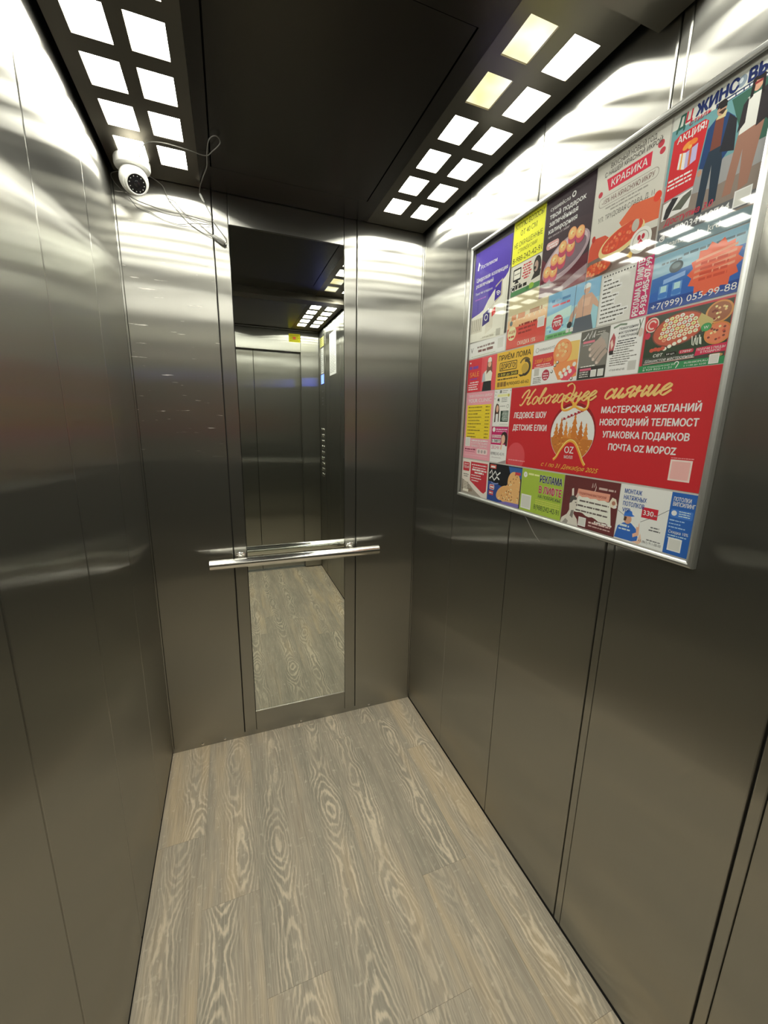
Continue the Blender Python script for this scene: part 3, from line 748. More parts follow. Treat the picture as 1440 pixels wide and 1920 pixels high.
a.line([(.33, .02), (.96, .07), (.96, .62)], .006, 'a8a494'); a.greek(.40, .74, .02, .02, 'a29e90'); a.rect(.78, .012, .90, .085, '9c9a90')
a = ad((c0, 1.6155, 0.590, 1.6635), 'd2cfc6', 'white strip advert with small grey print below the purple one')
a.text('V', .05, .36, .36, '5a5a58', bold=.02); a.greek(.24, .72, .60, .14, '7a6a68'); a.greek(.27, .70, .32, .17, '6a4848'); a.greek(.08, .76, .08, .05, '99aa88'); a.blank_code(.79, .22, .17)
a = ad((0.5915, 1.8415, 0.7165, 1.9535), 'd9c92f', 'yellow advert in black capitals buying hair, at the top of the board')
a.text('КУПЛЮ ВОЛОСЫ', .5, .82, .115, '1d1a12', w=.88, al='c'); a.text('ОТ 40 СМ', .5, .625, .115, '1d1a12', w=.52, al='c')
a.text('НЕ ОКРАШЕННЫЕ', .5, .39, .115, '1d1a12', w=.90, al='c'); a.text('СТРИЖЁМ САМИ', .5, .25, .085, '3a351c', w=.62, al='c', shear=.2)
a.text('8-988-242-42-91', .5, .055, .125, '1d1a12', w=.94, al='c')
a = ad((0.5970, 1.7595, 0.7170, 1.8395), 'bdbab0', 'advert with a monitor outline and a dark-haired head under the yellow hair advert')
a.rect(.05, .48, .33, .88, '1c1c1c', r=.02); a.rect(.075, .54, .305, .83, 'c8c5bc', r=.01); a.poly([(.15, .48), (.23, .48), (.27, .40), (.11, .40)], '1c1c1c'); a.greek(.10, .28, .68, .04, '55534e')
for k, (p, q) in enumerate(((.40, .66), (.38, .70), (.42, .66), (.40, .69), (.38, .66), (.44, .62))): a.greek(p, q, .86 - .085 * k, .055, 'a83a42')
a.rect(0, 0, 1, .16, '4a7a50'); a.greek(0.160, 0.560, 0.200, 0.111, '23211e'); a.greek(.05, .34, .31, .05, '2a2a28')
a.rect(.0, .17, .14, .33, '1b1b1b'); a.ring(.07, .25, .045, .02, 'cfcfca', 40, 320)
a.ell(.87, .68, .12, .29, '26221f'); a.ell(.84, .66, .065, .17, '9a8478'); a.poly([(.70, .28), (.98, .33), (1, .52), (.80, .50)], '2c2926'); a.ell(.80, .62, .04, .05, '2a2624')
a.ell(.72, .12, .09, .09, '7fa03a'); a.ell(.60, .10, .06, .07, '3d6a3c')
a = ad((0.7185, 1.7250, 0.8715, 1.9520), '34252c', 'dark advert with rows of baked sushi rolls on an oval plate')
a.poly([(0, .45), (.35, .70), (1, .62), (1, 1), (0, 1)], '2e2029'); a.poly([(0, 0), (1, 0), (1, .28), (.4, .20), (0, .42)], '54212c')
a.text('сушивёсла', .10, .875, .040, 'd8cfd0', w=.42); a.ring(.59, .905, .032, .018, 'd8cfd0')
a.text('твой подарок', .10, .795, .052, 'f0eaea', w=.74, bold=.035); a.text('запечённая', .10, .722, .052, 'f0eaea', w=.60, bold=.035); a.text('калифорния', .10, .648, .052, 'f0eaea', w=.60, bold=.035)
a.text('при заказе от 3000₽', .10, .605, .022, 'b8aeb0', w=.46)
a.rect(.08, .485, .36, .56, 'b8908f', r=.05); a.greek(.11, .33, .525, .014, 'f0e4e4'); a.greek(0.160, 0.320, 0.497, 0.017, 'f6eeee')
rt = .36
a.ell(.52, .33, .50, .175, '9a8890', rot=rt, n=36); a.ell(.525, .345, .45, .145, 'b7a7aa', rot=rt, n=36); a.ell(.56, .325, .40, .115, '6d5c66', rot=rt, n=36)
for i, (px, py) in enumerate(((.15, .24), (.30, .22), (.30, .335), (.46, .315), (.46, .43), (.63, .40), (.64, .515), (.80, .49))):
    a.ell(px + .005, py - .035, .082, .055, 'a8455a'); a.rect(px - .077, py - .035, px + .087, py + .02, 'a8455a')
    a.ell(px, py + .015, .085, .058, 'd88a5c'); a.ell(px, py + .018, .066, .043, 'e2a06c'); a.ell(px - .01, py + .022, .03, .018, 'eebd86'); a.ell(px + .015, py + .01, .012, .008, 'c4683e')
a.poly([(0, 0), (1, 0), (1, .17), (.80, .13), (.5, .05), (.2, .10), (0, .12)], '8d7a80'); a.poly([(.55, 0), (1, 0), (1, .08)], '6c2a36')
a = ad((0.8735, 1.7250, 1.0350, 1.9500), 'b7b5ae', 'light grey advert for red caviar with open caviar sandwiches')
a.text('ВКУСНЫЙ НОВЫЙ ГОД', .52, .925, .040, '4a4745', w=.62, al='c', bold=.01); a.text('С НАШЕЙ КРАСНОЙ ИКРОЙ', .52, .870, .040, '4a4745', w=.78, al='c', bold=.01)
a.rect(.22, .735, .80, .845, 'b9233c', slant=.0); a.poly([(.22, .735), (.17, .845), (.5, .845)], 'b9233c'); a.text('КРАБИКА', .50, .760, .062, 'f2e9e8', w=.50, al='c', bold=.03)
a.rect(.08, .615, .92, .70, '8b8580', r=.05); a.rect(.087, .620, .913, .695, 'b7b5ae', r=.047); a.text('-15% НА КРАСНУЮ ИКРУ', .5, .637, .043, '6b4a48', w=.74, al='c', bold=.01)
a.greek(.20, .80, .585, .014, '8a8782'); a.greek(.28, .70, .555, .014, '8a8782')
a.text('УЛ. ТРУДОВАЯ СЛАВА, Д. 11', .5, .49, .042, '3d3a38', w=.80, al='c')
for px, py, r in ((.90, .86, .04), (.93, .80, .035), (.09, .74, .035)): a.ell(px, py, r, None, 'a83240')
a.poly([(.0, 0), (1, 0), (1, .22), (0, .26)], '6a5b54'); a.poly([(.45, .40), (.62, .50), (.95, .47), (1, .42), (1, .28), (.55, .30)], 'c05c3e')
a.poly([(0, .28), (.05, .36), (.25, .35), (.34, .30), (.30, .18), (0, .16)], 'b84a34'); a.ell(.06, .36, .03, .03, 'a62f28'); a.ell(.95, .46, .05, .04, 'c43c2a')
a.ell(.50, .245, .335, .11, 'd9b784', rot=.22, n=30); a.ell(.51, .265, .30, .088, 'b8442f', rot=.24, n=30)
for k in range(40):
    th = random.uniform(0, 6.28); r = math.sqrt(random.random()); a.ell(.51 + .27 * r * math.cos(th) , .268 + .055 * r * math.sin(th) + .06 * r * math.cos(th), .018, .013, random.choice(('cf5b3c', 'c44a30', 'da7a52')), n=8)
a.ell(.16, .06, .26, .07, '5a3d33'); a.ell(.16, .075, .23, .058, 'b5452c')
for k in range(34):
    th = random.uniform(0, 6.28); r = math.sqrt(random.random()); a.ell(.16 + .21 * r * math.cos(th), .075 + .05 * r * math.sin(th), .02, .015, random.choice(('d4663e', 'c44f2c', 'e08a58')), n=8)
a.poly([(.62, .08), (.72, .13), (.70, .04)], 'c2a04e'); a.ell(.70, .31, .05, .05, 'a5a29a')
a.ell(.80, .165, .145, .105, 'cfccc4', n=28); a.ring(.80, .165, .105, .008, '8d8a84'); a.poly([(.76, .14), (.80, .18), (.84, .14), (.80, .12)], 'a8283a'); a.ell(.775, .19, .022, .022, 'a8283a'); a.ell(.83, .19, .022, .022, 'a8283a')
a = ad((1.0385, 1.7180, 1.2005, 1.9480), '6d7f86', 'clothing advert with a man in a blue jacket and a woman in pink trousers')
a.poly([(0, 1), (1, 1), (1, .865), (.45, .87), (0, .90)], 'bcbdb8'); a.poly([(0, .90), (.45, .87), (1, .865), (1, .45), (.0, .5)], '5f8a90')
a.poly([(.6, .86), (1, .87), (1, .30), (.9, .30)], '33584c'); a.poly([(0, .52), (1, .50), (1, .14), (0, .20)], '8a8a8c'); a.poly([(0, .40), (.55, .34), (1, .36), (1, .10), (0, .14)], '7b7069')
a.text('Д', .05, .885, .09, '2d5a50', w=.09, bold=.05, shear=.1); a.text('Ц', .14, .905, .07, 'b02438', w=.07, bold=.05, shear=.1)
a.text('ЖИНС  ВЫЙ', .25, .905, .075, '1d2a5c', w=.74, bold=.10); a.ell(.668, .940, .040, .036, '7d8a98'); a.ell(.658, .947, .018, .016, 'b4bcc4')
a.text('стиль', .19, .868, .034, 'a8243a', w=.22, bold=.03, shear=.2); a.rect(.45, .868, .99, .895, '1c2a52'); a.greek(.47, .97, .873, .016, 'c8ccd6')
a.poly([(.02, .40), (.34, .42), (.40, .82), (.36, .845), (.10, .845), (.04, .82)], 'b2242c'); a.text('АКЦИЯ!', .08, .785, .048, 'f4eeee', w=.30, bold=.045)
a.poly([(.12, .60), (.20, .575), (.20, .69), (.13, .705)], 'e6e2da'); a.poly([(.20, .575), (.32, .60), (.32, .71), (.20, .69)], 'a39cc0'); a.poly([(.145, .592), (.165, .586), (.165, .70), (.15, .70)], 'd98a36'); a.poly([(.235, .585), (.26, .588), (.26, .70), (.235, .695)], 'b35a3a')
a.ell(.20, .735, .05, .022, 'd9863a', rot=.4); a.ell(.265, .74, .045, .02, 'c7702e', rot=-.2); a.ell(.235, .715, .02, .014, 'e09a48')
for k in range(3): a.greek(.04, .30, .53 - .028 * k, .014, 'eacccb')
a.poly([(.02, .26), (.32, .28), (.34, .41), (.02, .385)], 'd6d4ce'); a.poly([(.04, .27), (.10, .27), (.14, .33), (.19, .39), (.12, .40), (.06, .34)], '26262a'); a.poly([(.13, .31), (.24, .29), (.33, .36), (.33, .40), (.24, .38), (.18, .34)], '55574f'); a.ring(.075, .285, .025, .012, '303034')
# man
a.poly([(.40, .18), (.47, .18), (.50, .50), (.53, .22), (.60, .24), (.60, .60), (.42, .60)], '22303f'); a.poly([(.37, .52), (.40, .76), (.47, .80), (.58, .80), (.66, .74), (.67, .56), (.60, .50), (.57, .60), (.45, .60), (.42, .50)], '1f3a66'); a.poly([(.56, .56), (.60, .78), (.68, .72), (.70, .52)], '23242c')
a.poly([(.46, .60), (.47, .80), (.55, .80), (.56, .60)], '6a3c32'); a.poly([(.47, .79), (.50, .82), (.57, .82), (.56, .78)], 'b8ab82')
a.ell(.515, .845, .045, .042, 'a5806c'); a.poly([(.465, .855), (.475, .895), (.53, .90), (.565, .87), (.555, .855)], '211d1e'); a.rect(.495, .845, .56, .858, '1a1a1c'); a.poly([(.485, .83), (.53, .805), (.555, .825), (.55, .835), (.50, .835)], '3a2a24'); a.ell(.385, .485, .022, .022, 'a5806c')
a.poly([(.43, .12), (.50, .12), (.47, .19), (.44, .19)], 'c9c7c2')
# woman
a.poly([(.66, .24), (.74, .24), (.78, .50), (.80, .24), (.88, .26), (.93, .62), (.72, .63)], '8b6658'); a.poly([(.72, .60), (.75, .81), (.88, .81), (.92, .62)], 'c6c6c2'); a.poly([(.86, .60), (.86, .81), (.94, .83), (1, .78), (1, .56), (.94, .62)], '2a262a'); a.poly([(.70, .62), (.72, .78), (.76, .81), (.76, .66)], '2a262a')
a.ell(.82, .865, .042, .045, 'b98d78'); a.poly([(.765, .79), (.77, .90), (.82, .925), (.875, .90), (.885, .78), (.86, .79), (.855, .875), (.80, .885), (.79, .80)], '1e1a1c'); a.rect(.79, .862, .855, .877, '7a2a2e')
a.rect(0, .12, 1, .20, '57585c'); a.text('Доступна 3.0', .06, .215, .045, 'b23a4c', w=.52, bold=.04, shear=.25)
a.ell(.065, .125, .033, None, 'c9cbcc'); a.ring(.065, .125, .016, .010, '55585c', 150, 330); a.text('+79034110764', .15, .135, .052, 'dedfdc', w=.60, bold=.035)
a.ell(.055, .035, .03, None, 'b5b3ac'); a.poly([(.04, .03), (.075, .045), (.06, .02)], '6b5b50'); a.text('jeans_style_krd', .13, .045, .045, 'd9d0c4', w=.56, bold=.03)
a.blank_code(.78, .13, .155)
# --- row 2
a = ad((0.5950, 1.6155, 0.7555, 1.7570), 'cf9a72', 'orange and red sauna advert with pale fountain sprays')
a.poly([(0, .55), (1, .60), (1, 1), (0, 1)], 'b4ab8c'); a.rect(0, 0, 1, .40, 'b8433a'); a.poly([(0, .40), (1, .40), (1, .60), (0, .56)], 'd2a27a')
for k in range(7): a.ring(.12 + .13 * k, .52, .06, .008, 'e2d6b0', 0, 180, 8)
a.greek(0.100, 0.460, 0.550, 0.111, 'a8653c'); a.greek(0.580, 0.880, 0.580, 0.085, '8d5a3a')
a.ell(.14, .30, .12, None, 'dfc39a'); a.text('АКЦИЯ', .14, .30, .06, 'a3392f', w=.18, al='c', bold=.03); a.greek(0.055, 0.225, 0.215, 0.043, 'a3392f')
for k, q in enumerate((.78, .74, .66)): a.greek(.32, q, .40 - .075 * k, .04, '7d2a26')
a.text('СКИДКА 15%', .55, .04, .075, 'e7c9b6', w=.46, al='c', bold=.02); a.blank_code(.80, .27, .16); a.ell(.10, .50, .04, .05, '5c6a6e')
a = ad((0.7580, 1.6155, 0.9180, 1.7235), '86b0bc', 'turquoise swimming advert with an athlete in a cap and dark shorts')
a.poly([(0, .55), (1, .62), (1, 1), (0, 1)], '6f9dbb'); a.poly([(0, .52), (.5, .62), (.5, .40), (0, .30)], 'a9c4be'); a.rect(0, 0, .78, .11, '5d9a62'); a.greek(.05, .74, .03, .05, '3d7044')
for k in range(14): a.ell(random.uniform(0, .6), random.uniform(.15, .5), .05, .02, random.choice(('a9ccd2', '9fc6cb', '78a9b6')), n=10)
a.greek(0.080, 0.480, 0.800, 0.060, '3a6e9a'); a.greek(0.100, 0.460, 0.700, 0.051, 'b84a58')
a.ell(.24, .33, .115, None, 'a8303f'); a.text('70%', .24, .25, .12, 'f0e6e4', w=.18, al='c', bold=.03); a.greek(.16, .32, .41, .03, 'e0c4c4'); a.greek(.17, .31, .35, .03, 'e0c4c4')
a.ell(.10, .17, .018, None, '4b74a4'); a.ell(.36, .24, .015, None, '4b74a4')
a.poly([(.60, .28), (.62, .62), (.70, .74), (.86, .74), (.96, .58), (1, .50), (1, .40), (.90, .50), (.88, .28)], 'b08b76'); a.poly([(.70, .66), (.86, .66), (.84, .50), (.72, .50)], 'bd9a84'); a.poly([(.56, 0), (.60, .30), (.89, .30), (.95, 0)], '4b525c'); a.poly([(.60, .58), (.50, .40), (.47, .24), (.54, .24), (.62, .46)], 'a98570'); a.ell(.50, .20, .05, .07, '24262a')
a.ell(.77, .83, .055, .09, 'b08b76'); a.poly([(.71, .85), (.72, .93), (.78, .96), (.83, .92), (.83, .86)], 'c3c9d4')
a.line([(.735, 1), (.735, .25)], .008, '4a5a66'); a.line([(.56, 1), (.56, .15)], .012, '3d5a74')
a.blank_code(.44, .05, .06, 'd0d4d0'); a.blank_code(.52, .05, .06, 'd0d4d0')
a = ad((0.9200, 1.6155, 1.0020, 1.7200), 'bab9b5', 'spiral notebook page advert of grey handwritten lines')
for k in range(11): a.rect(.06 + .085 * k, .955, .10 + .085 * k, .985, '3a3a3a')
for k, (t, wd) in enumerate((('Ищут', .26), ('Заказывают', .48), ('Переезжают', .56), ('Делают', .26), ('Ваша реклама', .50), ('', .40), ('', .40), ('', .62), ('', .82), ('', .72), ('', .52))):
    y = .86 - .08 * k
    a.rect(.05, y - .022, .09 + wd, y + .055, 'd0cfcb')
    a.greek(.08, .06 + wd, y, .032, '55534f')
a = ad((1.0030, 1.6155, 1.0395, 1.7260), 'a92a5c', 'narrow crimson advert with white lettering turned on its side')
a.text('РЕКЛАМА В ЛИФТЕ', .46, .03, .118, 'f1e6ea', w=2.85, bold=.05, rot=math.pi / 2)
a.text('8-938-485-07-99', .88, .03, .118, 'f1e6ea', w=2.85, bold=.05, rot=math.pi / 2)
a = ad((1.0410, 1.6155, 1.2005, 1.7160), '2f5fa0', 'blue advert with an orange starburst and a phone number across the foot')
a.poly([(0, 1), (1, 1), (1, .72), (0, .62)], '7da0b2'); a.rect(0, 0, 1, .20, '223f82'); a.poly([(0, .35), (.5, .5), (1, .45), (1, .20), (0, .20)], '2a57a0')
a.poly([(.15, .55), (.40, .60), (.40, .52), (.15, .47)], '7c9cc8'); a.ell(.28, .72, .08, .10, '2c3c46'); a.ell(.28, .74, .05, .05, '4c626c')
for px in (.15, .31): a.rect(px - .04, .22, px + .07, .45, '5c86b8'); a.rect(px - .02, .33, px + .05, .44, '9fc0c4'); a.ell(px + .015, .28, .06, .05, '3a6cae')
a.greek(0.350, 0.950, 0.860, 0.043, '4a5c68'); a.greek(.10, .34, .82, .04, '4a5c68')
a.star(.70, .50, .225, .275, 14, 'c4583e', 1.0)
for k in range(4): a.poly([(.50, .40 + .09 * k), (.90, .47 + .09 * k), (.90, .51 + .09 * k), (.50, .44 + .09 * k)], 'd8866a')
for k in range(4): a.greek(.56, .84, .60 - .085 * k, .05, 'b0402c')
a.text('+7(999) 055-99-88', .5, .05, .115, 'd5dcea', w=.92, al='c', bold=.0)
# --- row 3
a = ad((c0, 1.5045, 0.5540, 1.6120), 'b8303c', 'red sale advert with a long-haired woman in a black skirt')
a.rect(.5, 0, 1, 1, 'c24a52'); a.text('SALE', .08, .47, .15, 'd9823a', w=.34, bold=.02); a.greek(.05, .38, .70, .10, '6a3f8c'); a.greek(.08, .36, .38, .05, '7a3a84'); a.rect(.06, .88, .10, .92, 'f0d8d8')
for k, q in enumerate((.42, .40, .36, .40)): a.greek(.05 + .05 * (k < 1), q, .28 - .07 * k, .035, 'e8c4c4')
a.poly([(.56, 0), (.60, .30), (.86, .30), (.88, 0)], '1e2224'); a.poly([(.58, .28), (.60, .55), (.68, .60), (.80, .60), (.88, .50), (.86, .28)], 'cfc6bc'); a.poly([(.54, .26), (.56, .50), (.62, .56), (.66, .30)], '9ba3ac'); a.poly([(.68, .48), (.70, .86), (.85, .86), (.88, .50), (.82, .58), (.76, .56)], '6b4a3e'); a.ell(.775, .76, .055, .09, 'c39a84'); a.poly([(.71, .82), (.72, .92), (.78, .96), (.83, .92), (.84, .82)], 'd9cfc0')
a = ad((c1, 1.5045, 0.7175, 1.6120), 'd2a23c', 'mustard yellow advert for buying scrap metal with black stamped lettering')
a.text('ПРИЁМ ЛОМА', .06, .78, .135, '2a2217', w=.88, bold=.035)
a.rect(.10, .49, .60, .72, '2a2217', r=.02); a.rect(.115, .51, .585, .70, 'd2a23c', r=.015); a.text('ДОРОГО!', .35, .545, .125, '2a2217', w=.43, al='c', bold=.045)
a.rect(.06, .335, .65, .445, '2a2217'); a.text('с 8:00 до 20:00', .355, .357, .07, 'e0b64c', w=.54, al='c', bold=.03)
a.greek(0.060, 0.640, 0.245, 0.038, '3a3020'); a.text('8(900)002-60-62', .35, .085, .085, '2a2217', w=.60, bold=.03)
for k in range(3): a.rect(.06 + .095 * k, .06, .14 + .095 * k, .19, '7d5f2c')
a.ring(.83, .48, .115, .05, '3a3328', -120, 100); a.ell(.82, .46, .085, None, 'a98b3a'); a.ring(.82, .50, .145, .03, '5c4a24', 40, 150, 10); a.poly([(.66, .33), (.80, .30), (.92, .40), (.86, .28), (.72, .26)], '2c2620')
a = ad((c2 + .0005, 1.5045, 0.8790, 1.6120), 'cdccc7', 'white advert with an orange pizza, baked rolls and a red price block')
a.ring(.09, .83, .035, .012, '9a9894'); a.text('КИМАНОТЁ', .15, .80, .055, '7d7b78', w=.34, bold=.01)
a.poly([(.46, .42), (.99, .38), (.99, .86), (.62, .88)], 'cdaa62'); a.rect(0, .40, .50, .72, 'b23339'); a.text('2300₽ 2100₽', .05, .52, .095, 'dc8a40', w=.40, bold=.03, shear=.15); a.greek(.10, .42, .46, .03, 'e2b0aa'); a.greek(.05, .45, .42, .02, 'e2b0aa')
a.ell(.66, .68, .19, .28, 'c9794a', n=30); a.ell(.67, .70, .165, .245, 'd4885a', n=30)
for k in range(14): a.ell(.66 + random.uniform(-.11, .11), .70 + random.uniform(-.17, .17), .03, .035, random.choice(('dd9e6c', 'c06c42', 'e0b080')), n=10)
a.poly([(.50, .34), (.60, .44), (.98, .46), (.99, .10), (.80, .04), (.62, .06)], 'c9804e'); a.poly([(.66, .16), (.92, .34), (.99, .20), (.84, .02), (.70, .04)], 'c2475a')
for px, py in ((.66, .20), (.74, .26), (.82, .30), (.70, .13), (.78, .17), (.86, .22), (.93, .36)): a.ell(px, py, .035, .05, 'e8d3bc'); a.ell(px + .005, py + .005, .02, .03, 'f0e2cf', n=10)
for px, py in ((.47, .27), (.53, .40), (.90, .05), (.58, .46)): a.ell(px, py, .03, .04, '5a5a4c'); a.ell(px - .005, py + .01, .02, .025, 'd8d4c8')
a.ell(.34, .21, .085, .13, '9a2f42'); a.greek(.29, .39, .24, .03, 'e4b8bc'); a.greek(.28, .40, .18, .03, 'e4b8bc'); a.greek(.30, .38, .12, .03, 'e4b8bc')
a.blank_code(.05, .20, .14, 'cdccc7', 'a6a5a0')
for k in range(4): a.greek(.05, .24, .16 - .04 * k, .022, '55534f')
a = ad((0.8805, 1.5045, 0.9580, 1.6120), '55544f', 'charcoal advert with a photograph of a manicured hand')
a.poly([(0, .78), (.5, .74), (1, .86), (1, .15), (0, .22)], '6a6863'); a.line([(.08, .82), (.18, .86), (.26, .95), (.30, .83), (.40, .98), (.42, .84), (.52, .97), (.48, .84)], .035, 'e8e6e2'); a.greek(.60, .85, .92, .02, 'a5a39e'); a.greek(.55, .85, .87, .02, 'a5a39e')
a.rect(.10, .745, .52, .79, 'c06a7a'); a.greek(.10, .40, .70, .02, '9a9894')
a.poly([(.62, .78), (.80, .92), (.98, .86), (1, .55), (.88, .60)], '8c8a86')
for (p, q, r_, t_) in ((.78, .78, .36, .60), (.86, .74, .40, .47), (.92, .66, .52, .38), (.97, .54, .66, .30)): a.line([(p, q), ((p + r_) / 2, (q + t_) / 2 + .02), (r_, t_)], .135, '9b8b82'); a.ell(r_ + .01, t_ + .01, .045, .03, 'b8aaa2', rot=.4)
a.rect(0, 0, 1, .25, '32312e'); a.greek(.10, .62, .255, .025, 'c9c7c2'); a.rect(.08, .175, .50, .225, 'b85a70')
for k in range(3): a.greek(.08, .42, .135 - .045 * k, .024, 'b5b3ae')
a.blank_code(.50, .035, .20); a.blank_code(.75, .035, .20)
a = ad((0.9595, 1.5045, 1.0385, 1.6120), 'cfcec8', 'white advert with a nail polish bottle and sprigs beside festive lettering')
a.poly([(.03, .70), (.12, .84), (.20, .74), (.20, .60), (.18, .48), (.03, .46)], '9c4a50'); a.poly([(.05, .66), (.10, .72), (.16, .60), (.10, .52)], 'd3b0a6'); a.rect(.05, .42, .18, .50, '2a2626')
a.line([(.10, .93), (.30, .97), (.50, .95)], .05, '6d7a6c'); a.line([(.85, .98), (.90, .86), (.84, .70)], .03, '5e655a'); a.line([(.96, .99), (.90, .86)], .02, '5e655a'); a.ell(.93, .74, .06, .08, 'b8a8a2')
a.text('Новогоднее', .28, .865, .055, '33333a', w=.56, bold=.03, shear=.2); a.text('настроение', .28, .79, .055, '33333a', w=.56, bold=.03, shear=.2); a.text('с кисточкой', .28, .715, .055, '33333a', w=.56, bold=.03, shear=.2)
for k, q in enumerate((.82, .78, .86, .80, .66, .80, .70, .90, .72, .66, .60)): a.greek(.28 - .02 * k if k < 7 else .10, q, .65 - .045 * k, .022, '6b6a66' if k > 1 else '3a3a3e')
a.text('+7 918 449-67-85', .12, .095, .04, '3a3a3a', w=.48, bold=.02); a.blank_code(.66, .06, .28, 'cfcec8', 'a9a9a6')
a = ad((1.0400, 1.5045, 1.2005, 1.6120), '3a4038', 'green and red advert with a big sushi set and two pizzas')
a.rect(0, 0, .035, 1, 'a8303a'); a.rect(.965, 0, 1, 1, 'a8303a'); a.rect(0, .965, 1, 1, 'a8303a')
a.poly([(.035, .25), (.45, .25), (.45, .20), (.96, .25), (.96, .60), (.5, .4), (.2, .5), (.035, .7)], '2d3a2c')
a.ell(.10, .82, .085, None, 'd9b4ac'); a.ell(.10, .82, .072, None, 'b2383c'); a.ring(.10, .82, .045, .018, 'd9b4ac', 20, 300); a.ell(.06, .64, .035, .06, 'b23048')
a.ell(.42, .66, .30, .27, '6a3e34', rot=.12, n=34); a.ell(.42, .66, .285, .25, 'a8503e', rot=.12, n=34)
for j in range(6):
    for i in range(8):
        px, py = .22 + .058 * i + .012 * j, .50 + .068 * j + .012 * i
        if ((px - .42) / .27) ** 2 + ((py - .66) / .235) ** 2 < 1:
            a.ell(px, py, .027, .031, random.choice(('d9d2c0', 'cfc7ae', 'd8c68e', 'c98a72' if i > 5 or j < 1 else 'dcd6c6')), n=10); a.ell(px, py, .012, .014, random.choice(('8f8f66', 'b56a52', 'a5a080')), n=8)
for k in range(5): a.ell(.30 + .055 * k, .365 + .03 * k, .026, .032, 'cfcabc', n=10)
for k in range(4): a.ell(.14 + .045 * k, .37 + .01 * (k % 2), .03, .035, 'b04a3a', n=10)
a.ell(.84, .80, .135, .17, 'b8824e', n=28); a.ell(.84, .80, .115, .145, '8d5a44', n=28); a.poly([(.63, .74), (.66, .84), (.80, .70), (.78, .56), (.70, .54)], 'a89a66'); a.ell(.86, .48, .135, .17, 'b8743e', n=28); a.ell(.86, .48, .118, .148, 'c07052', n=28)
for k in range(30):
    th = random.uniform(0, 6.28); r = math.sqrt(random.random()); c = (.84, .80) if k % 2 else (.86, .48); a.ell(c[0] + .10 * r * math.cos(th), c[1] + .125 * r * math.sin(th), .014, .018, random.choice(('d0a878', '6e3a34', 'b04a3c', 'd9c08e')), n=8)
a.ell(.735, .60, .055, .065, '2f7a48'); a.ell(.735, .60, .048, .057, '3f8a56'); a.text('W', .735, .575, .05, 'd8e2d4', w=.05, al='c')
for k in range(3): a.line([(.60 + .04 * k, .50), (.615 + .04 * k, .36), (.63 + .04 * k, .34), (.635 + .03 * k, .46)], .010, 'c3c6bc')
a.text('сет', .17, .245, .07, 'e2cfc4', w=.12, bold=.03, shear=.2); a.rect(.32, .235, .45, .295, '16150f', r=.02); a.text('64 шт.', .385, .250, .032, 'e2dccf', w=.10, al='c', bold=.02); a.rect(.48, .24, .64, .30, 'b23248', r=.015); a.text('1789₽', .56, .253, .035, 'f0e2e2', w=.12, al='c', bold=.03)
a.text('Шашистое настроение', .07, .16, .055, 'e0d6cc', w=.58, shear=.3, bold=.005); a.line([(.05, .135), (.66, .155)], .008, 'c4a09a')
a.poly([(.66, .17), (.98, .19), (.98, .32), (.67, .29)], 'b4284a'); a.text('ПОЛУЧИ 2 ПИЦЦЫ', .82, .245, .035, 'f0dcdc', w=.28, al='c', bold=.03); a.text('В ПОДАРОК!', .82, .20, .035, 'f0dcdc', w=.20, al='c', bold=.03)
a.ell(.88, .14, .07, .03, 'a8814e'); a.rect(.0, 0, 1, .115, '2f7a4c'); a.text('ул. Ставропольская 205', .06, .068, .026, 'dfe8df', w=.40, bold=.02); a.text('8 929 822-11-21', .06, .018, .034, 'e6eee6', w=.36, bold=.03)
a.text('SUSHIKIM.RU', .56, .064, .030, 'dfe8df', w=.25, bold=.02); a.text('с 11:00 до 22:00', .56, .018, .026, 'dfe8df', w=.24, bold=.02); a.ring(.475, .085, .022, .010, 'e6dcd6', 0, 180, 8); a.line([(.497, .085), (.47, .01)], .010, 'e6dcd6'); a.blank_code(.82, .012, .10)
# --- row 4
a = ad((c0, 1.2790, 0.5540, 1.5030), 'cf8b98', 'pink clinic advert with a yellow price list')
a.text('ТВОЯ КЛИНИКА ШЕЙСИ', .09, .93, .035, 'f0dfe2', w=.84, bold=.02); a.text('YOUR', .09, .855, .052, 'f4ecee', w=.34, bold=.05); a.text('CLINIC', .47, .855, .052, 'f0e0e4', w=.45)
a.rect(.06, .315, .93, .815, 'd9b32c')
for k in range(10):
    y = .785 - .049 * k; a.greek(.11, random.uniform(.38, .62), y - .012, .016, '6d5a22'); a.greek(.74, .88, y - .012, .016, '6d5a22'); a.rect(.10, y - .026, .89, y - .0235, 'b2922a')
a.blank_code(.06, .19, .19); a.greek(.30, .90, .275, .018, 'f0d8dc'); a.text('КОНСУЛЬТАЦИЮ', .30, .230, .032, 'f2e2e6', w=.60, bold=.03); a.text('ПРЯМО СЕЙЧАС', .30, .185, .032, 'f2e2e6', w=.60, bold=.03)
a.greek(.06, .48, .135, .024, '7a2f48'); a.greek(.06, .46, .105, .012, '9a5064'); a.rect(.52, .085, .91, .165, 'c9b4b4', r=.03)
for k in range(3): a.ell(.60 + .11 * k, .125, .036, None, '9a8f90')
a.greek(.06, .90, .05, .008, 'e0a8b2')
a = ad((c1, 1.3925, 0.6375, 1.5030), 'c9cbc4', 'white advert with a dark-haired woman in white beside a dark green list')
a.ell(.24, .38, .14, .26, '3a2622', n=20); a.ell(.25, .48, .075, .10, 'c39a84'); a.poly([(.02, 0), (.05, .22), (.20, .34), (.32, .34), (.42, .18), (.45, 0)], 'd9d6ce'); a.poly([(.10, .10), (.12, .40), (.17, .40), (.18, .12)], '3a2622'); a.poly([(.32, .40), (.33, .12), (.38, .12), (.38, .44)], '3a2622')
a.rect(.47, .12, .93, .42, '24382f')
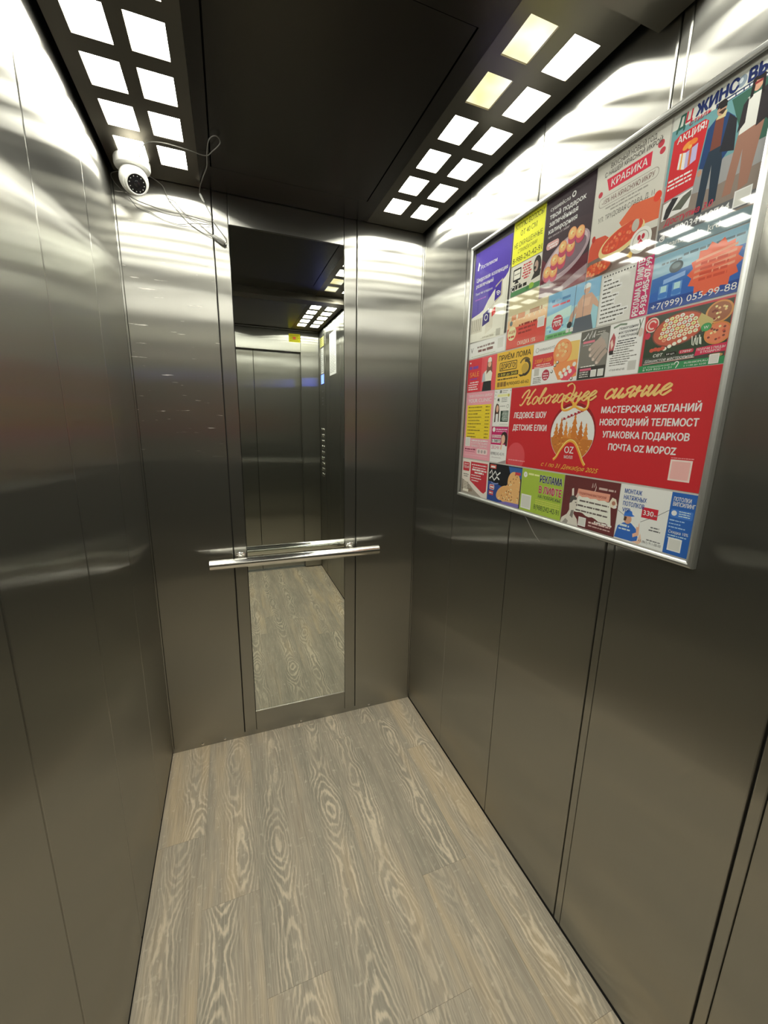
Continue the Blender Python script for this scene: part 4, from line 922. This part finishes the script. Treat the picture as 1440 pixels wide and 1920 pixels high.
for k in range(7): a.greek(.60 - .02 * (k % 3), .90, .375 - .037 * k, .022, 'b9c4bc')
a.rect(.20, .80, .92, .87, 'd2cf92', r=.03); a.ell(.87, .83, .055, None, 'a89f4a'); a.rect(.33, .90, .45, .98, '6a6c68'); a.greek(.50, .80, .95, .02, '6a6c68'); a.greek(.50, .74, .90, .02, '8a8c88')
for k in range(3): a.greek(.47, .80, .75 - .045 * k, .02, '6a6c68')
a.ell(.28, .71, .06, .06, '3c4240'); a.ell(.27, .65, .05, .05, 'c0c2bc'); a.greek(.40, .72, .535, .02, '7a7c78'); a.ring(.86, .54, .06, .02, '8e908a'); a.greek(.45, .95, .045, .015, '9a9c96')
for px, py in ((.06, .95), (.14, .94), (.08, .86), (.05, .76), (.96, .95)): a.ell(px, py, .02, None, '6c8074')
a = ad((c1, 1.2790, 0.6375, 1.3905), 'cdcaca', 'white and crimson lift-advertising card with a woman on the phone')
a.rect(0, .50, 1, 1, 'a8205a'); a.ell(.14, .92, .09, None, 'e6dce0'); a.greek(.28, .95, .915, .035, 'e2b4c6'); a.greek(.28, .93, .86, .03, 'd890ac')
a.poly([(.55, 0), (.62, .45), (.75, .52), (.95, .50), (1, .20), (1, 0)], 'd6d2ce'); a.ell(.80, .70, .20, .17, '2e2220'); a.ell(.75, .66, .115, .125, 'c79c88'); a.poly([(.60, .40), (.68, .60), (.74, .58), (.68, .36)], 'c79c88'); a.rect(.90, .48, 1.0, .76, '2e2220')
a.rect(.04, .695, .62, .775, 'd6cdd0'); a.text('РЕКЛАМА', .06, .705, .06, 'a8205a', w=.54, bold=.05); a.rect(.04, .555, .60, .655, 'd6cdd0'); a.text('В ЛИФТЕ', .06, .57, .07, '3a2a34', w=.52, bold=.05)
a.text('ЗВОНИ', .05, .375, .10, 'a8205a', w=.50); a.text('8(988)242-42-91', .04, .21, .085, '4a4448', w=.84); a.greek(.10, .70, .13, .02, 'a09a9c'); a.poly([(.5, 0), (.7, .04), (1, .10), (1, 0)], '8a8082')
R = ad((0.6395, 1.2790, 1.2005, 1.5030), 'aa2128', 'big red festive mall advert with gold script and a snow globe of fir trees')
R.text('ЛЕДОВОЕ ШОУ', .035, .615, .070, 'f0e8e2', w=.235, bold=.065); R.text('ДЕТСКИЕ ЕЛКИ', .035, .46, .070, 'f0e8e2', w=.245, bold=.065)
for k, (t, wd, y) in enumerate((('МАСТЕРСКАЯ ЖЕЛАНИЙ', .375, .655), ('НОВОГОДНИЙ ТЕЛЕМОСТ', .375, .535), ('УПАКОВКА ПОДАРКОВ', .335, .415), ('ПОЧТА OZ МОРОZ', .265, .295))): R.text(t, .765, y, .062, 'f0e8e2', w=wd, al='c', bold=.065)
R.text('с 1 по 31 Декабря 2025', .435, .045, .050, 'dca445', w=.33, al='c', shear=.45, bold=.012)
R.ell(.075, .12, .072, None, 'b9434a', n=26); R.greek(.02, .15, .06, .016, 'd2868a'); R.blank_code(.885, .075, .072, 'd9b9b4', 'c99a98'); R.greek(.885, .96, .265, .008, 'd2868a')
# globe with firs and gold ribbon
gx, gy, gr = .435, .435, .122
k = R.w / R.h
R.ell(gx, gy + .02, gr + .006, None, '7a1a1e', n=40); R.ell(gx, gy, gr, None, 'c3c4c4', n=40)
for q in range(60):
    th = random.uniform(.1, 3.0); r = gr * math.sqrt(random.random()) * .95; R.ell(gx + r * math.cos(th), gy + k * r * math.sin(th), .0022, None, 'e4e4e4', n=6)
def firp(x, yb, h, wd, col):
    pts = [(x, yb + h)]; n = 5
    for i in range(1, n + 1): pts += [(x + wd * i / n, yb + h * (1 - i / n) + .02), (x + wd * i / n * .55, yb + h * (1 - i / n) + .015)]
    for i in range(n, 0, -1): pts += [(x - wd * i / n * .55, yb + h * (1 - i / n) + .015), (x - wd * i / n, yb + h * (1 - i / n) + .02)]
    R.poly2(pts, col, (x, yb + h * .3))
for x, h, wd, cl in ((.345, .24, .026, 'b06a2c'), (.372, .30, .026, 'a55f27'), (.402, .26, .022, 'b87434'), (.448, .34, .034, 'b06a2c'), (.484, .26, .026, 'a55f27'), (.512, .24, .022, 'b87434'), (.425, .20, .02, 'bb7a3a')): firp(x, .32, h, wd, cl)
seg = [(gx + gr * .985 * math.cos(math.radians(t)), gy + k * gr * .985 * math.sin(math.radians(t))) for t in range(188, 353, 6)]
R.poly(seg, 'a9672c')
for q in range(70):
    th = math.radians(random.uniform(190, 350)); r = gr * random.uniform(.4, .96); R.ell(gx + r * math.cos(th), min(gy - .01, gy + k * r * math.sin(th)), .005, .006, random.choice(('c98a42', '8f5420', 'd9a258', 'b87434')), n=6)
arch = [(gx - .092, .135), (gx - .075, .17), (gx - .055, .25), (gx - .026, .335), (gx, .362), (gx + .028, .335), (gx + .055, .245), (gx + .078, .15), (gx + .092, .11)]
sp_ = [(p.x, p.y) for p in spline([(x, y, 0) for x, y in arch], 5)]
R.poly2(sp_ + [(gx + .09, .085), (gx - .09, .085)], 'aa2128', (gx, .12)); R.line(sp_, .012, 'd08a34'); R.line([(x + .002, y + .012) for x, y in sp_], .004, 'e6bf72')
R.text('OZ', gx - .002, .225, .078, 'f0e4e0', w=.052, al='c', bold=.03); R.text('МОЛЛ', gx - .002, .165, .034, 'f0e4e0', w=.048, al='c', bold=.03)
for x, y in ((.385, .59), (.408, .61), (.425, .625), (.445, .64), (.462, .655), (.478, .67)): R.rect(x - .006, y, x + .006, y + .025, '8d2430'); R.line([(x - .010, y - .002), (x + .012, y + .010)], .003, '8d2430')
for sg in (-1, 1):
    lp = [(gx, .74), (gx + sg * .022, .80), (gx + sg * .052, .83), (gx + sg * .072, .78), (gx + sg * .066, .705), (gx + sg * .036, .70), (gx, .74)]
    R.line([(p.x, p.y) for p in spline([(x, y, 0) for x, y in lp], 5)], .012, 'd08a34'); R.line([(p.x, p.y + .01) for p in spline([(x, y, 0) for x, y in lp], 5)], .004, 'e6bf72')
R.ell(gx, .745, .012, None, 'd9973c')
# gold script, drawn stroke by stroke
GL = {
 'Н': ([[(-.25, .95), (-.05, 1.55), (.35, 1.95), (.52, 1.72), (.36, .9), (.12, .12), (-.12, -.05), (-.22, .15)], [(1.25, 1.95), (1.02, 1.5), (.82, .6), (.78, .12), (.95, 0), (1.2, .3)], [(.3, .95), (.6, .88), (.95, 1.08)]], 1.3),
 'о': ([[(.62, .82), (.40, 1.0), (.12, .68), (.12, .18), (.36, 0), (.62, .32), (.62, .82), (.72, .72), (.92, .78)]], .82),
 'в': ([[(-.05, .35), (.25, 1.0), (.46, 1.7), (.38, 1.95), (.22, 1.6), (.12, .6), (.22, .06), (.45, .04), (.60, .42), (.46, .72), (.66, .70), (.9, .78)]], .80),
 'г': ([[(0, .7), (.18, 1.0), (.36, .9), (.52, .98), (.40, .6), (.20, .18), (.34, 0), (.62, .3)]], .62),
 'д': ([[(.62, .82), (.40, 1.0), (.12, .68), (.12, .18), (.36, 0), (.62, .32), (.70, .95), (.62, 1.6), (.25, 2.05), (-.1, 1.98), (-.2, 1.8)], [(.62, .3), (.8, .1), (.95, .4)]], .90),
 'н': ([[(-.02, .6), (.14, 1.0), (.16, .7), (.08, 0)], [(.10, .45), (.36, .56), (.58, .56)], [(.66, 1.0), (.56, .4), (.62, 0), (.88, .4)]], .86),
 'е': ([[(-.02, .35), (.35, .52), (.56, .82), (.40, 1.0), (.14, .68), (.12, .2), (.34, 0), (.72, .42)]], .66),
 'с': ([[(.58, .78), (.44, 1.0), (.14, .7), (.12, .2), (.34, 0), (.72, .42)]], .66),
 'и': ([[(-.02, .6), (.14, 1.0), (.10, .35), (.22, 0), (.48, .5), (.62, 1.0), (.54, .35), (.64, 0), (.9, .42)]], .88),
 'я': ([[(-.05, .02), (.12, .1), (.34, .52)], [(.58, .52), (.30, .50), (.16, .78), (.38, 1.0), (.66, 1.0), (.56, .4), (.62, 0), (.88, .4)]], .86),
 ' ': ([], .75)}
def script(adv, word, x0, x1, y0, y1, xh, wd, col):
    tot = sum(GL[c][1] for c in word); hgt = xh
    sx = (x1 - x0) / (tot + .3); cx = 0
    for c in word:
        st, adw = GL[c]
        for s_ in st:
            pts = spline([(px, py, 0) for px, py in s_], 6); o = []
            for p in pts:
                fx = (cx + p.x) * sx + x0 + p.y * hgt * .42 * adv.h / adv.w; fr_ = (fx - x0) / (x1 - x0)
                o.append((fx, y0 + (y1 - y0) * fr_ + p.y * hgt))
            adv.line(o, wd, col, nib=Vector((0.45, 0.89)).normalized(), mb=adv.let)
        cx += adw
script(R, 'Новогоднее сияние', .085, .855, .775, .800, .092, .0098, 'dca86a')
# --- row 5
a = ad((c0, 1.1535, 0.5540, 1.2750), 'c4bcb6', 'white advert with a red pentagon over a pale bedroom, bottom left of the board')
a.rect(.04, .66, .29, .92, 'aa2c38', r=.02); a.text('ГЕВ-40', .165, .74, .08, 'e8d4d4', w=.20, al='c', bold=.03); a.greek(.08, .25, .85, .04, 'd8a4a8'); a.greek(.06, .27, .55, .03, '6b6662'); a.greek(.08, .24, .49, .03, '6b6662')
a.poly([(.34, .95), (.96, .95), (.96, .20), (.88, .12), (.80, .14), (.34, .40)], 'aa2c38')
for kk, (p, q) in enumerate(((.38, .92), (.42, .90), (.40, .93), (.50, .84), (.38, .74), (.38, .76), (.40, .66))): a.greek(p, q, .86 - .075 * kk, .05 if kk in (2, 3) else .03, 'e6c4c4')
a.poly([(0, 0), (.8, 0), (.5, .16), (.34, .28), (0, .42)], '8d857c'); a.poly([(.03, .10), (.06, .38), (.28, .34), (.30, .12)], '6a6258')
for kk in range(5): a.rect(.07, .15 + .045 * kk, .27, .175 + .045 * kk, 'bdb6aa')
a.rect(.08, .05, .30, .13, 'c8c2b8'); a.poly([(.30, .06), (.46, .10), (.42, .18), (.30, .16)], '7a6a5c')
a = ad((c1, 1.1535, 0.7175, 1.2750), '17181d', 'black and blue advert with a nut-covered ice cream bar')
a.poly([(0, 0), (0, .52), (.20, .50), (.55, .42), (.60, 0)], '26407e'); a.poly([(.62, .98), (1, .98), (1, .72), (.68, .80)], '2f5590'); a.rect(.04, .86, .24, .97, 'b04a40'); a.greek(0.070, 0.210, 0.885, 0.051, 'f0dcd8'); 
a.line([(.04, .72), (.10, .82), (.14, .68), (.22, .80), (.28, .70), (.38, .79)], .030, 'd6d6d6'); a.line([(.04, .58), (.12, .66), (.20, .56), (.28, .66), (.36, .60)], .030, 'c9c9cc'); a.line([(.10, .50), (.2, .46), (.34, .50)], .018, '7a86b4')
a.ell(.80, .60, .18, .27, 'c79c68', n=30); a.poly([(.30, .20), (.62, .52), (.98, .62), (.98, .10), (.5, .06)], 'c79c68'); a.ell(.50, .28, .22, .17, 'c49662', rot=.5)
for kk in range(90):
    px, py = random.uniform(.36, .97), random.uniform(.10, .84)
    if ((px - .80) / .17) ** 2 + ((py - .60) / .25) ** 2 < 1 or (py < .12 + .75 * (px - .28) and py < .6): a.ell(px, py, .014, .020, random.choice(('e0bf92', '9a6a3c', '7d4e2c', 'd8ac74', 'ead2aa')), n=7)
a.rect(.06, .30, .22, .44, 'd0b8b8', r=.03); a.rect(.075, .315, .205, .425, 'a83440', r=.025); a.greek(.09, .20, .345, .05, 'e8d8d8'); a.rect(.05, .15, .20, .27, 'a83c44'); a.greek(.07, .18, .19, .04, 'e0bcbc'); a.poly([(.35, .0), (.98, .0), (.98, .10), (.6, .08)], '6d62a0'); a.rect(.82, .80, .97, .87, 'a83440')
a = ad((c2 + .0005, 1.1535, 0.8790, 1.2750), '8fa53e', 'lime green advert with navy and crimson capitals about lift advertising')
a.ell(.09, .86, .05, None, 'dfe6cf'); a.greek(.17, .44, .865, .045, 'c3d08e'); a.text('V', .09, .84, .045, '5f7a2a', al='c', w=.04)
a.text('РЕКЛАМА', .465, .745, .155, '1c2150', w=.50, bold=.04, outline=('dfe3c4', .05)); a.text('В ЛИФТЕ', .465, .505, .155, 'a81c48', w=.51, bold=.04, outline=('e6dfd0', .05)); a.text('НА ПОБЕРЕЖЬЕ', .455, .385, .072, '20263a', w=.52, bold=.03)
for kk in range(3): a.greek(.40, .96, .32 - .045 * kk, .02, 'b4b45a')
a.text('8(988)242-42-91', .37, .105, .115, '2c3230', w=.59, bold=.0); a.blank_code(.03, .05, .26)
a = ad((0.8805, 1.1535, 1.0385, 1.2750), '5a2a2b', 'brown advert with a classical bust cut-out and torn white paper')
a.line([(.54, .83), (.545, .92), (.57, .84), (.59, .93), (.61, .85), (.60, .78), (.57, .76), (.62, .75)], .012, 'b9a8a4'); a.greek(0.660, 0.940, 0.820, 0.047, 'b09a96')
a.poly([(.27, .60), (.29, .77), (.86, .77), (.85, .62)], 'c58a78'); a.text('ПОДАРОЧНАЯ МАСТЕРСКАЯ', .56, .665, .045, '8d3a38', w=.48, al='c', bold=.02)
tp = [(.22, .30)] + [(.28 + .05 * i, .62 + .012 * math.sin(i * 2.1)) for i in range(13)] + [(.93, .20 + .0)] + [(.90 - .06 * i, .185 + .018 * math.sin(i * 1.7) + .012 * i) for i in range(11)]
a.poly(tp, 'cfc9c0')
for kk in range(3): a.greek(.34 - .03 * kk, .86, .52 - .10 * kk, .035, '5a5250')
a.poly([(.86, .62), (.90, .72), (.96, .70), (.99, .60), (.95, .52), (.88, .54)], 'd0bfae'); a.ell(.93, .62, .03, .04, '9a6a58'); a.ell(.96, .56, .025, .03, 'e0d4c6')
a.poly([(.0, 0), (.02, .10), (.12, .20), (.16, .30), (.15, .42), (.17, .55), (.23, .60), (.30, .56), (.31, .46), (.30, .38), (.26, .32), (.25, .24), (.33, .14), (.36, 0)], 'bdb8b0'); a.poly([(.15, .44), (.15, .56), (.20, .62), (.29, .59), (.28, .53), (.22, .52), (.19, .46)], '4a4643'); a.poly([(.20, .30), (.25, .31), (.24, .14), (.18, .18)], '6f6a66'); a.poly([(.285, .46), (.305, .43), (.295, .40), (.28, .42)], '5a5552'); a.line([(.255, .475), (.285, .48)], .012, '3a3634')
a.poly([(.18, .60), (.17, .74), (.205, .76), (.22, .61)], 'c9c0b8'); a.poly([(.25, .59), (.29, .68), (.33, .66), (.29, .57)], 'b8a29a'); a.poly([(.04, 0), (.10, .10), (.16, .06), (.14, 0)], '8a8580')
a.blank_code(.36, .03, .14); a.greek(.55, .93, .13, .035, 'c3aaa6'); a.greek(.55, .93, .07, .03, 'b09490'); a.greek(0.650, 0.950, 0.165, 0.034, 'd8c6c2')
a = ad((1.0400, 1.1535, 1.2005, 1.2750), 'c6c7c6', 'stretch ceiling advert with a worker in a blue cap beside a blue column')
a.rect(.685, 0, 1, 1, '24549c')
for kk, (t, wd) in enumerate((('МОНТАЖ', .245), ('НАТЯЖНЫХ', .32), ('ПОТОЛКОВ', .30), ('VISP', .115))): a.text(t, .065, .85 - .112 * kk, .078, '2d4f92', w=wd, bold=.045)
a.rect(.345, .485, .555, .665, 'b02434'); a.text('330', .365, .535, .085, 'f0e8e6', w=.135, bold=.04); a.greek(.51, .545, .545, .02, 'e6c0c0')
a.line([(.0, .52), (.10, .455)], .007, '6a6a6c'); a.line([(.345, .40), (.555, .57), (.685, .70)], .006, '55575c')
a.poly([(.0, .02), (.03, .24), (.11, .32), (.22, .34), (.30, .26), (.34, .12), (.33, .02)], '2b5aa6'); a.ell(.165, .395, .055, .085, 'b98a72'); a.poly([(.10, .42), (.105, .50), (.15, .565), (.21, .545), (.225, .49), (.26, .475), (.22, .455), (.11, .44)], '2f62b4'); a.poly([(.105, .36), (.11, .44), (.15, .43), (.14, .36)], '4a3328')
a.poly([(.27, .10), (.35, .16), (.34, .36), (.315, .40), (.295, .36), (.31, .20), (.26, .16)], 'c79c86'); a.rect(.295, .30, .33, .41, 'd8d8d6'); a.poly([(.26, .02), (.34, .06), (.37, .20), (.40, .06), (.36, .0)], 'c9a793')
a.greek(.06, .20, .25, .04, 'b4c2e0'); a.greek(.05, .22, .19, .03, 'b4c2e0'); a.greek(.49, .60, .34, .025, '55575a'); a.greek(.47, .62, .29, .025, '55575a'); a.greek(.46, .64, .115, .022, '6a6c6e'); a.text('+7 (861) 911-08-00', .655, .055, .045, '3a3c40', w=.30, al='r', bold=.0)
a.text('ПОТОЛКИ', .715, .865, .065, 'e8ecf2', w=.20, bold=.04); a.text('ВИПСИЛИНГ', .715, .785, .065, 'e8ecf2', w=.25, bold=.04)
a.rect(.705, .60, .96, .735, '3a68b0', r=.02); a.ell(.745, .67, .032, None, 'cfd8e8'); 
for kk in range(3): a.greek(.80, .93, .70 - .035 * kk, .016, 'b4c6e4')
for kk, q in enumerate((.88, .84, .90)): a.greek(.705, q, .545 - .055 * kk, .020, '8eaad8')
a.text('Скидка 10%', .715, .345, .050, 'e4eaf4', w=.23, bold=.02); a.greek(.715, .93, .30, .020, '9cb6e0'); a.greek(.715, .88, .26, .020, '9cb6e0'); a.blank_code(.73, .06, .16)

flush_text()
for a in ADS:
    for kind in ('pic', 'let'):
        mb = getattr(a, kind)
        # neighbouring marks make one picture; marks standing apart are pictures of their own
        items = mb.items; par = list(range(len(items)))
        def find(i):
            while par[i] != i: par[i] = par[par[i]]; i = par[i]
            return i
        for i in range(len(items)):
            for j in range(i):
                p, q = items[i][0], items[j][0]
                if p[0] < q[1] + .004 and q[0] < p[1] + .004 and p[2] < q[3] + .004 and q[2] < p[3] + .004: par[find(i)] = find(j)
        cl = {}
        for i in range(len(items)): cl.setdefault(find(i), []).append(items[i])
        for grp in cl.values():
            bb = MB()
            for _, vs, fs, m_ in grp: bb.add(vs, fs, m_)
            part(bb, 'printed_picture' if kind == 'pic' else 'lettering', a.o)

# loose wire under the board
b = MB(); b.tube(spline([(W - 0.006, -0.735, 1.150), (W - 0.008, -0.762, 1.130), (W - 0.010, -0.798, 1.098), (W - 0.010, -0.822, 1.082)], 6), 0.0011, M['cable'], 6)
tag(b.build('loose_wire'), 'short pale wire end poking out below the framed advertising board', 'wire')
